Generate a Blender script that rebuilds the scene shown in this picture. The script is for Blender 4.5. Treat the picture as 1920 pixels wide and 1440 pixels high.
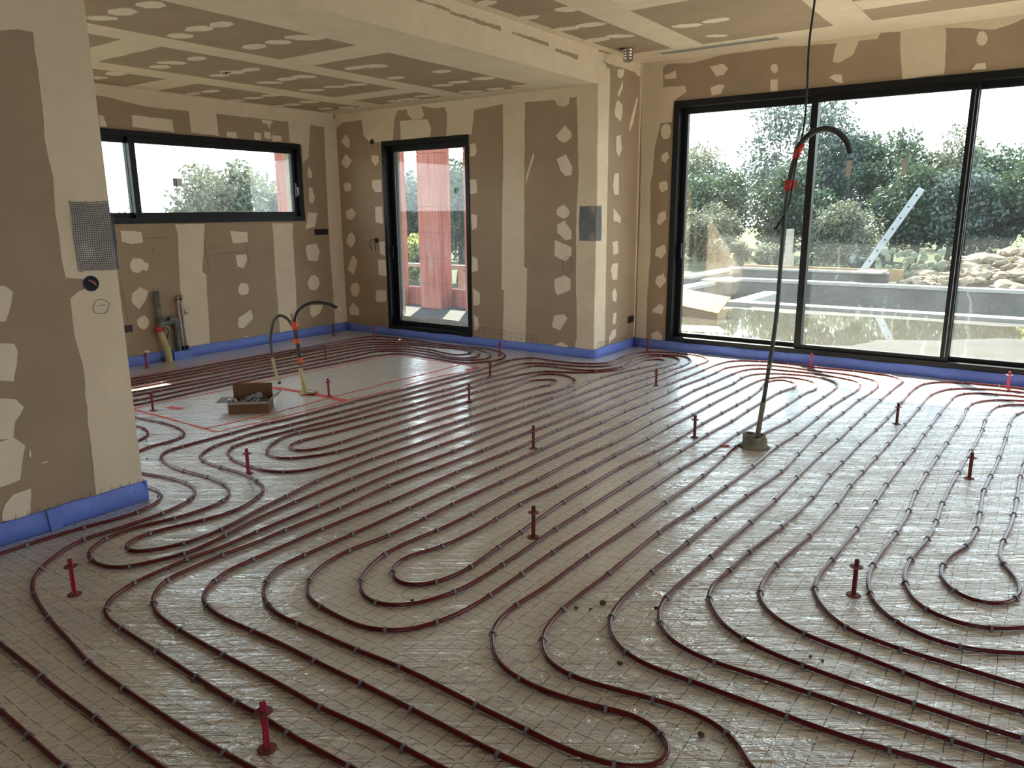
import bpy, bmesh, math, random
from mathutils import Vector, Matrix
for o in list(bpy.data.objects):
    bpy.data.objects.remove(o, do_unlink=True)
SC = bpy.context.scene
COL = SC.collection
# ------------------------------------------------------------------ camera
cam_d = bpy.data.cameras.new('camera'); cam = bpy.data.objects.new('camera', cam_d); COL.objects.link(cam)
PITCH, ROLL, YAW, FPX, CAM_H = 0.22275, -0.0082053, -0.620232, 1421.39, 1.5
_f = Vector((math.sin(YAW)*math.cos(PITCH), math.cos(YAW)*math.cos(PITCH), -math.sin(PITCH)))
_r = Vector((math.cos(YAW), -math.sin(YAW), 0)); _u = _r.cross(_f)
_r2 = math.cos(ROLL)*_r + math.sin(ROLL)*_u; _u2 = -math.sin(ROLL)*_r + math.cos(ROLL)*_u
_m = Matrix((_r2, _u2, -_f)).transposed().to_4x4(); _m.translation = (0, 0, CAM_H)
cam.matrix_world = _m
cam_d.sensor_width = 36.0; cam_d.sensor_fit = 'HORIZONTAL'; cam_d.lens = FPX*36.0/1920.0
cam_d.clip_start = 0.05; cam_d.clip_end = 300
SC.camera = cam
# ------------------------------------------------------------------ sky, sun, exposure
SUN_ELEV = math.radians(40); SUN_H = Vector((-0.55, 0.835, 0)).normalized()
world = bpy.data.worlds.new('sky'); SC.world = world; world.use_nodes = True
nt = world.node_tree; nt.nodes.clear()
wo = nt.nodes.new('ShaderNodeOutputWorld'); bg = nt.nodes.new('ShaderNodeBackground')
tc = nt.nodes.new('ShaderNodeTexCoord'); sx = nt.nodes.new('ShaderNodeSeparateXYZ'); rp = nt.nodes.new('ShaderNodeValToRGB')
rp.color_ramp.elements[0].position = 0.0; rp.color_ramp.elements[0].color = (0.93, 0.975, 1.0, 1)
rp.color_ramp.elements[1].position = 0.65; rp.color_ramp.elements[1].color = (0.58, 0.77, 1.0, 1)
nt.links.new(tc.outputs['Generated'], sx.inputs[0]); nt.links.new(sx.outputs['Z'], rp.inputs[0])
nt.links.new(rp.outputs[0], bg.inputs['Color']); bg.inputs['Strength'].default_value = 2.1
nt.links.new(bg.outputs[0], wo.inputs['Surface'])
sun_d = bpy.data.lights.new('sun', 'SUN'); sun_d.energy = 14.0; sun_d.angle = math.radians(0.55); sun_d.color = (1.0, 0.91, 0.75)
sun = bpy.data.objects.new('sun', sun_d); COL.objects.link(sun); sun.location = (-20, 30, 25)
_sd = SUN_H*math.cos(SUN_ELEV) + Vector((0, 0, math.sin(SUN_ELEV)))
sun.rotation_euler = _sd.to_track_quat('Z', 'Y').to_euler()
SC.view_settings.view_transform = 'Standard'; SC.view_settings.look = 'None'
SC.view_settings.gamma = 1.0; SC.view_settings.use_curve_mapping = False; SC.view_settings.exposure = 1.5
SC.cycles.max_bounces = 7
RND = random.Random(7)
# ------------------------------------------------------------------ traced plan data (metres)
PATCH={
'L':([[(3.79,2.705),(6.786,2.705),(6.83,2.461),(6.627,2.538),(6.422,2.552),(6.391,2.345),(6.362,2.169),(6.275,2.103),(6.274,2.307),(6.098,2.326),(6.093,2.555),(5.722,2.556),(5.42,2.553),(5.145,2.555),(5.153,2.328),(4.83,2.341),(4.823,2.552),(4.549,2.547),(4.291,2.558),(3.983,2.599),(3.859,2.601),(3.772,2.615)],[(4.544,1.409),(4.883,1.403),(4.802,0.895),(4.846,0.863),(4.807,0.103),(4.529,0.105),(4.523,0.746),(4.562,1.299)],[(5.759,1.399),(6.067,1.394),(6.044,1.279),(6.038,0.77),(6.018,0.077),(5.752,0.086),(5.752,0.79),(5.763,1.307)],[(6.63,2.541),(6.83,2.659),(6.83,0.036),(6.627,0.072),(6.612,1.243)]],[[(4.207,2.455),(4.634,2.452),(4.635,2.326),(4.203,2.348)],[(3.886,2.425),(3.928,2.426),(3.951,2.347),(3.945,2.323),(3.882,2.326)],[(5.257,2.382),(5.38,2.388),(5.38,2.32),(5.251,2.323)],[(5.612,2.4),(5.695,2.4),(5.694,2.319),(5.609,2.323)],[(5.745,2.419),(5.83,2.416),(5.836,2.348),(5.798,2.336),(5.739,2.361)],[(5.852,2.388),(5.976,2.387),(5.983,2.325),(5.85,2.32)],[(5.721,2.548),(5.866,2.545),(5.877,2.527),(5.831,2.503),(5.831,2.436),(5.801,2.501),(5.73,2.514)],[(6.353,2.065),(6.401,1.983),(6.397,1.931),(6.328,1.928)],[(6.332,1.814),(6.386,1.808),(6.419,1.699),(6.385,1.624),(6.33,1.635)],[(6.293,1.518),(6.445,1.507),(6.389,1.346),(6.248,1.317)],[(3.958,1.359),(4.172,1.336),(4.174,1.231),(4.057,1.223),(3.962,1.247)],[(4.097,0.79),(4.175,0.739),(4.136,0.651),(4.052,0.569),(3.987,0.648),(4.007,0.735)],[(5.192,1.321),(5.41,1.306),(5.411,1.196),(5.212,1.184)],[(5.233,1.055),(5.373,1.058),(5.379,0.998),(5.323,0.905),(5.243,0.926)],[(5.37,0.424),(5.396,0.322),(5.255,0.225),(5.186,0.244),(5.196,0.345)],[(6.246,1.124),(6.4,1.136),(6.443,1.04),(6.396,0.921),(6.258,0.94),(6.231,1.049)],[(6.238,0.381),(6.437,0.371),(6.386,0.275),(6.282,0.23),(6.229,0.27)],[(4.046,0.13),(4.086,0.146),(4.122,0.128),(4.11,0.111)],[(5.232,0.119),(5.281,0.129),(5.316,0.118)],[(4.168,1.009),(4.141,0.957),(4.086,0.931),(4.038,0.948),(4.013,0.992),(4.023,1.042),(4.051,1.08),(4.106,1.082),(4.154,1.065)],[(4.207,0.989),(4.194,0.963),(4.177,0.946),(4.159,0.951),(4.149,0.978),(4.153,1.008),(4.169,1.032),(4.186,1.033),(4.201,1.02)],[(4.147,0.421),(4.125,0.38),(4.084,0.357),(4.045,0.377),(4.02,0.413),(4.02,0.464),(4.055,0.489),(4.102,0.502),(4.137,0.467)],[(5.368,0.665),(5.353,0.613),(5.304,0.601),(5.257,0.601),(5.224,0.649),(5.239,0.702),(5.274,0.743),(5.318,0.736),(5.356,0.719)],[(6.411,0.654),(6.387,0.598),(6.324,0.564),(6.26,0.578),(6.224,0.641),(6.237,0.699),(6.283,0.75),(6.343,0.755),(6.394,0.72)]]),
'D':([[(-7.545,2.705),(-3.83,2.705),(-3.83,2.582),(-4.063,2.605),(-4.145,2.604),(-4.155,2.546),(-4.217,2.526),(-4.29,2.549),(-4.322,2.599),(-4.68,2.607),(-4.964,2.614),(-5.081,2.605),(-5.358,2.582),(-5.388,2.336),(-5.756,2.34),(-5.735,2.575),(-5.771,2.652),(-5.902,2.648),(-6.114,2.69),(-6.078,2.582),(-6.121,2.542),(-6.257,2.552),(-6.332,2.62),(-6.335,2.669),(-6.475,2.67),(-6.537,2.596),(-6.581,2.33),(-6.801,2.328),(-6.98,2.353),(-7.067,2.42),(-7.085,2.606),(-7.43,2.599),(-7.545,2.535),(-7.545,2.549),(-7.545,2.705)],[(-4.964,2.622),(-4.687,2.608),(-4.695,1.854),(-4.699,1.039),(-4.705,0.924),(-4.665,0.907),(-4.679,0.423),(-4.692,0.076),(-4.997,0.083),(-4.977,0.661),(-5.009,0.659),(-4.99,1.49),(-4.974,1.863)],[(-4.063,2.622),(-3.83,2.699),(-3.83,0.071),(-4.042,0.08),(-4.054,0.126),(-4.033,0.204),(-4.053,0.946),(-4.055,1.484),(-4.033,1.833)],[(-7.545,2.705),(-7.545,2.559),(-7.545,1.304),(-7.545,0.044),(-7.545,0.064)]],[[(-6.454,2.551),(-6.026,2.536),(-5.977,2.44),(-5.994,2.349),(-6.451,2.336)],[(-7.377,2.46),(-7.311,2.382),(-7.327,2.299),(-7.359,2.296),(-7.465,2.37)],[(-7.397,2.222),(-7.298,2.139),(-7.361,2.067),(-7.411,2.051),(-7.486,2.125)],[(-7.454,1.526),(-7.337,1.569),(-7.271,1.503),(-7.348,1.422),(-7.438,1.438)],[(-6.953,2.186),(-6.832,2.18),(-6.822,2.108),(-6.895,2.055),(-6.945,2.123)],[(-6.951,1.894),(-6.799,1.904),(-6.8,1.753),(-6.915,1.756),(-6.962,1.82)],[(-6.927,1.576),(-6.804,1.585),(-6.803,1.372),(-6.924,1.394)],[(-5.416,2.235),(-5.341,2.24),(-5.324,2.156),(-5.357,2.101),(-5.419,2.104)],[(-5.426,1.858),(-5.338,1.855),(-5.329,1.713),(-5.429,1.705)],[(-4.299,2.26),(-4.194,2.347),(-4.121,2.274),(-4.12,2.223),(-4.193,2.18),(-4.277,2.215)],[(-4.293,2.026),(-4.181,2.067),(-4.107,1.94),(-4.116,1.862),(-4.19,1.856),(-4.243,1.91)],[(-4.283,1.368),(-4.197,1.417),(-4.11,1.306),(-4.109,1.226),(-4.184,1.215),(-4.282,1.287)],[(-4.581,2.104),(-4.57,2.065),(-4.672,1.799),(-4.677,1.854)],[(-6.878,1.157),(-6.786,1.158),(-6.787,0.985),(-6.872,1.005)],[(-6.914,0.938),(-6.784,0.941),(-6.782,0.734),(-6.92,0.75)],[(-6.964,0.559),(-6.807,0.567),(-6.801,0.423),(-6.974,0.401),(-6.995,0.467)],[(-7.366,0.981),(-7.283,0.916),(-7.369,0.732),(-7.48,0.797)],[(-7.414,0.374),(-7.304,0.3),(-7.311,0.207),(-7.477,0.207),(-7.487,0.288)],[(-5.422,1.482),(-5.342,1.472),(-5.342,1.336),(-5.414,1.307)],[(-5.421,1.02),(-5.345,0.992),(-5.336,0.863),(-5.426,0.84)],[(-5.417,0.658),(-5.316,0.603),(-5.318,0.481),(-5.409,0.455)],[(-5.412,0.352),(-5.348,0.316),(-5.337,0.213),(-5.404,0.156)],[(-4.315,1.214),(-4.108,1.144),(-4.108,1.063),(-4.182,0.997),(-4.314,1.048)],[(-4.313,0.807),(-4.181,0.85),(-4.116,0.816),(-4.114,0.705),(-4.278,0.636),(-4.312,0.713)],[(-4.311,0.42),(-4.199,0.443),(-4.151,0.403),(-4.243,0.266),(-4.344,0.293)],[(-4.309,0.102),(-4.219,0.14),(-4.141,0.108),(-4.141,0.06),(-4.309,0.067)],[(-7.326,1.825),(-7.345,1.784),(-7.388,1.772),(-7.437,1.773),(-7.463,1.807),(-7.473,1.85),(-7.428,1.879),(-7.379,1.882),(-7.339,1.86)],[(-7.303,1.172),(-7.336,1.116),(-7.382,1.077),(-7.432,1.101),(-7.465,1.141),(-7.458,1.197),(-7.421,1.242),(-7.37,1.267),(-7.321,1.23)],[(-4.129,1.499),(-4.152,1.453),(-4.201,1.43),(-4.251,1.45),(-4.292,1.477),(-4.288,1.523),(-4.254,1.555),(-4.202,1.571),(-4.161,1.537)],[(-7.272,0.548),(-7.303,0.482),(-7.349,0.445),(-7.41,0.465),(-7.437,0.507),(-7.435,0.572),(-7.398,0.615),(-7.334,0.636),(-7.284,0.606)]]),
'R':([[(6.83,3.013),(6.851,2.925),(6.967,2.909),(7.043,2.846),(7.075,2.79),(7.051,2.653),(6.83,2.581)],[(6.83,2.794),(7.056,2.881),(7.075,2.79),(7.064,2.354),(7.066,0.606),(7.07,0.299),(7.072,0.065),(6.845,0.068),(6.83,0.104),(6.85,1.828)],[(6.83,2.994),(7.184,3.015),(7.745,3.015),(7.745,2.937),(7.743,2.886),(7.675,2.888),(7.606,2.915),(7.426,2.918),(7.191,2.913),(6.966,2.922),(6.83,2.919),(6.83,2.911)],[(7.745,2.942),(7.745,3.015),(7.745,2.247),(7.745,0.526),(7.745,0.04),(7.745,0.066),(7.745,0.538),(7.745,2.235)]],[[(7.244,2.599),(7.341,2.567),(7.353,2.491),(7.317,2.4),(7.198,2.442),(7.181,2.475),(7.207,2.56)],[(7.223,2.884),(7.362,2.91),(7.365,2.855),(7.304,2.813),(7.226,2.823)],[(7.344,2.804),(7.348,2.728),(7.266,2.632),(7.234,2.653)],[(7.663,2.672),(7.689,2.661),(7.603,2.414),(7.509,2.312),(7.521,2.392)],[(7.225,2.242),(7.321,2.267),(7.36,2.128),(7.293,2.049),(7.232,2.103)],[(7.203,1.883),(7.301,1.886),(7.311,1.671),(7.213,1.67),(7.177,1.767)],[(7.2,1.535),(7.363,1.443),(7.366,1.379),(7.205,1.408)],[(7.196,1.19),(7.315,1.195),(7.329,1.064),(7.222,1.051)],[(7.194,0.959),(7.326,0.961),(7.314,0.792),(7.214,0.79),(7.169,0.896)],[(7.257,0.711),(7.321,0.639),(7.305,0.545),(7.223,0.572),(7.208,0.649)],[(7.25,0.435),(7.323,0.427),(7.296,0.304),(7.222,0.323)],[(7.218,0.246),(7.319,0.253),(7.323,0.174),(7.163,0.108),(7.16,0.176)]]),
'W':([[(-3.83,3.015),(-0.452,3.015),(-0.2,3.015),(-0.189,2.98),(-0.443,2.991),(-0.516,2.959),(-0.653,2.926),(-0.801,2.954),(-1.012,2.991),(-0.991,2.846),(-0.981,2.619),(-1.305,2.609),(-1.337,2.814),(-1.355,3.001),(-1.516,3.013),(-1.539,2.969),(-1.689,2.969),(-1.727,2.859),(-1.839,2.805),(-1.899,2.817),(-1.888,2.927),(-1.872,2.973),(-2.383,3),(-2.937,3),(-3.242,2.96),(-3.515,2.98),(-3.577,2.953),(-3.823,2.969)],[(-3.826,3.015),(-3.578,2.976),(-3.569,2.753),(-3.33,2.752),(-3.303,2.69),(-3.4,2.637),(-3.437,2.613),(-3.453,2.406),(-3.581,2.404),(-3.615,2.269),(-3.638,2.177),(-3.654,1.898),(-3.678,1.804),(-3.65,1.02),(-3.676,0.55),(-3.673,0.082),(-3.794,0.076),(-3.793,2.045)]],[[(-3.072,2.905),(-2.932,2.915),(-2.879,2.867),(-2.926,2.809),(-2.996,2.806)],[(-3.05,2.704),(-2.968,2.728),(-2.905,2.711),(-2.94,2.64),(-3.034,2.627)],[(-2.454,2.72),(-2.385,2.717),(-2.378,2.61),(-2.451,2.61)],[(-1.918,2.686),(-1.87,2.711),(-1.81,2.695),(-1.795,2.625),(-1.845,2.636)],[(-0.782,2.629),(-0.754,2.675),(-0.689,2.677),(-0.675,2.623)],[(-3.561,2.874),(-3.436,2.905),(-3.421,2.827),(-3.547,2.833)],[(-3.556,2.081),(-3.493,2.112),(-3.472,2.053),(-3.514,1.997),(-3.559,2.023)],[(-3.572,1.801),(-3.493,1.81),(-3.472,1.728),(-3.541,1.694),(-3.575,1.742)],[(-3.559,1.48),(-3.494,1.503),(-3.478,1.42),(-3.554,1.348),(-3.588,1.384)],[(-3.586,1.102),(-3.492,1.148),(-3.465,1.071),(-3.522,0.993),(-3.596,1.024)],[(-3.563,0.802),(-3.491,0.832),(-3.452,0.762),(-3.522,0.674),(-3.585,0.734)],[(-3.599,0.438),(-3.515,0.505),(-3.47,0.469),(-3.491,0.388),(-3.603,0.403)],[(-3.614,0.16),(-3.528,0.202),(-3.477,0.148),(-3.48,0.097),(-3.599,0.086)],[(-2.392,2.815),(-2.394,2.789),(-2.415,2.773),(-2.439,2.782),(-2.458,2.806),(-2.462,2.839),(-2.444,2.856),(-2.421,2.859),(-2.4,2.845)],[(-0.692,2.862),(-0.704,2.823),(-0.722,2.813),(-0.749,2.82),(-0.771,2.851),(-0.771,2.889),(-0.76,2.923),(-0.734,2.925),(-0.708,2.902)],[(-3.46,2.311),(-3.473,2.253),(-3.508,2.239),(-3.542,2.241),(-3.572,2.289),(-3.574,2.351),(-3.55,2.383),(-3.511,2.39),(-3.475,2.369)]]),
'C':([[(1.534,2.497),(1.985,2.618),(1.985,0.045),(1.739,0.106),(1.74,0.174),(1.745,0.33),(1.746,0.447),(1.738,0.246),(1.752,0.559),(1.759,0.784),(1.739,0.92),(1.743,1.111),(1.784,1.141),(1.823,1.151),(1.821,1.199),(1.736,1.212),(1.728,1.306),(1.728,1.512),(1.741,1.674),(1.726,1.847),(1.736,2.064),(1.739,2.304),(1.678,2.304),(1.605,2.288),(1.502,2.274)]],[[(1.349,1.21),(1.473,1.193),(1.498,1.166),(1.488,1.119),(1.45,1.034),(1.326,1.056)],[(1.312,0.959),(1.472,0.928),(1.481,0.894),(1.447,0.757),(1.289,0.799)],[(1.277,0.712),(1.441,0.674),(1.472,0.629),(1.426,0.57),(1.407,0.489),(1.249,0.517)],[(1.257,0.454),(1.365,0.493),(1.414,0.492),(1.452,0.446),(1.408,0.289),(1.322,0.279),(1.234,0.292)],[(1.305,0.116),(1.328,0.19),(1.371,0.227),(1.446,0.233),(1.431,0.125),(1.416,0.093)],[(1.465,0.424),(1.473,0.407),(1.466,0.38),(1.459,0.393)],[(1.507,0.344),(1.536,0.347),(1.536,0.34),(1.509,0.34)]]),
}
CEIL_K=[(-4.513,2.711),(-4.8,2.694),(-5.047,2.695),(-4.603,3.237),(-4.825,3.22),(-5.111,3.262),(-4.492,3.794),(-4.743,3.793),(-5.002,3.78),(-5.733,3.779),(-6.046,3.756),(-6.283,3.795),(-5.799,4.328),(-6.03,4.306),(-6.25,4.332),(-5.719,4.831),(-5.934,4.815),(-6.219,4.837),(-5.921,5.388),(-6.255,5.374),(-6.865,3.726),(-7.21,3.715),(-7.099,4.803),(-7.363,4.785),(-6.849,5.349),(-7.154,5.345),(-7.436,5.336),(-6.925,5.902),(-7.236,5.922),(-7.485,5.909),(-7.224,6.376),(-4.86,4.858),(-5.041,4.818),(-5.122,5.384),(-4.576,5.393),(-4.509,5.903),(-4.812,5.911),(-5.05,5.958),(-4.467,6.474),(-4.795,6.464),(-5.089,6.449),(-4.457,3.835),(-5.681,5.418),(-5.914,5.393),(-7.216,6.382),(-5.658,6.382),(-5.938,6.437),(-6.153,6.454),(-6.966,6.485)]
CEIL_M=[(-3.686,4.86),(-3.295,5.38),(-3.677,5.408),(-3.399,5.917),(-3.638,5.914),(-3.403,6.429),(-3.636,6.445),(-2.767,6.432),(-2.513,6.413),(-2.708,6.952),(-3.4,6.442),(-3.657,6.45),(-3.37,5.92),(-2.81,5.436)]
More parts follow.
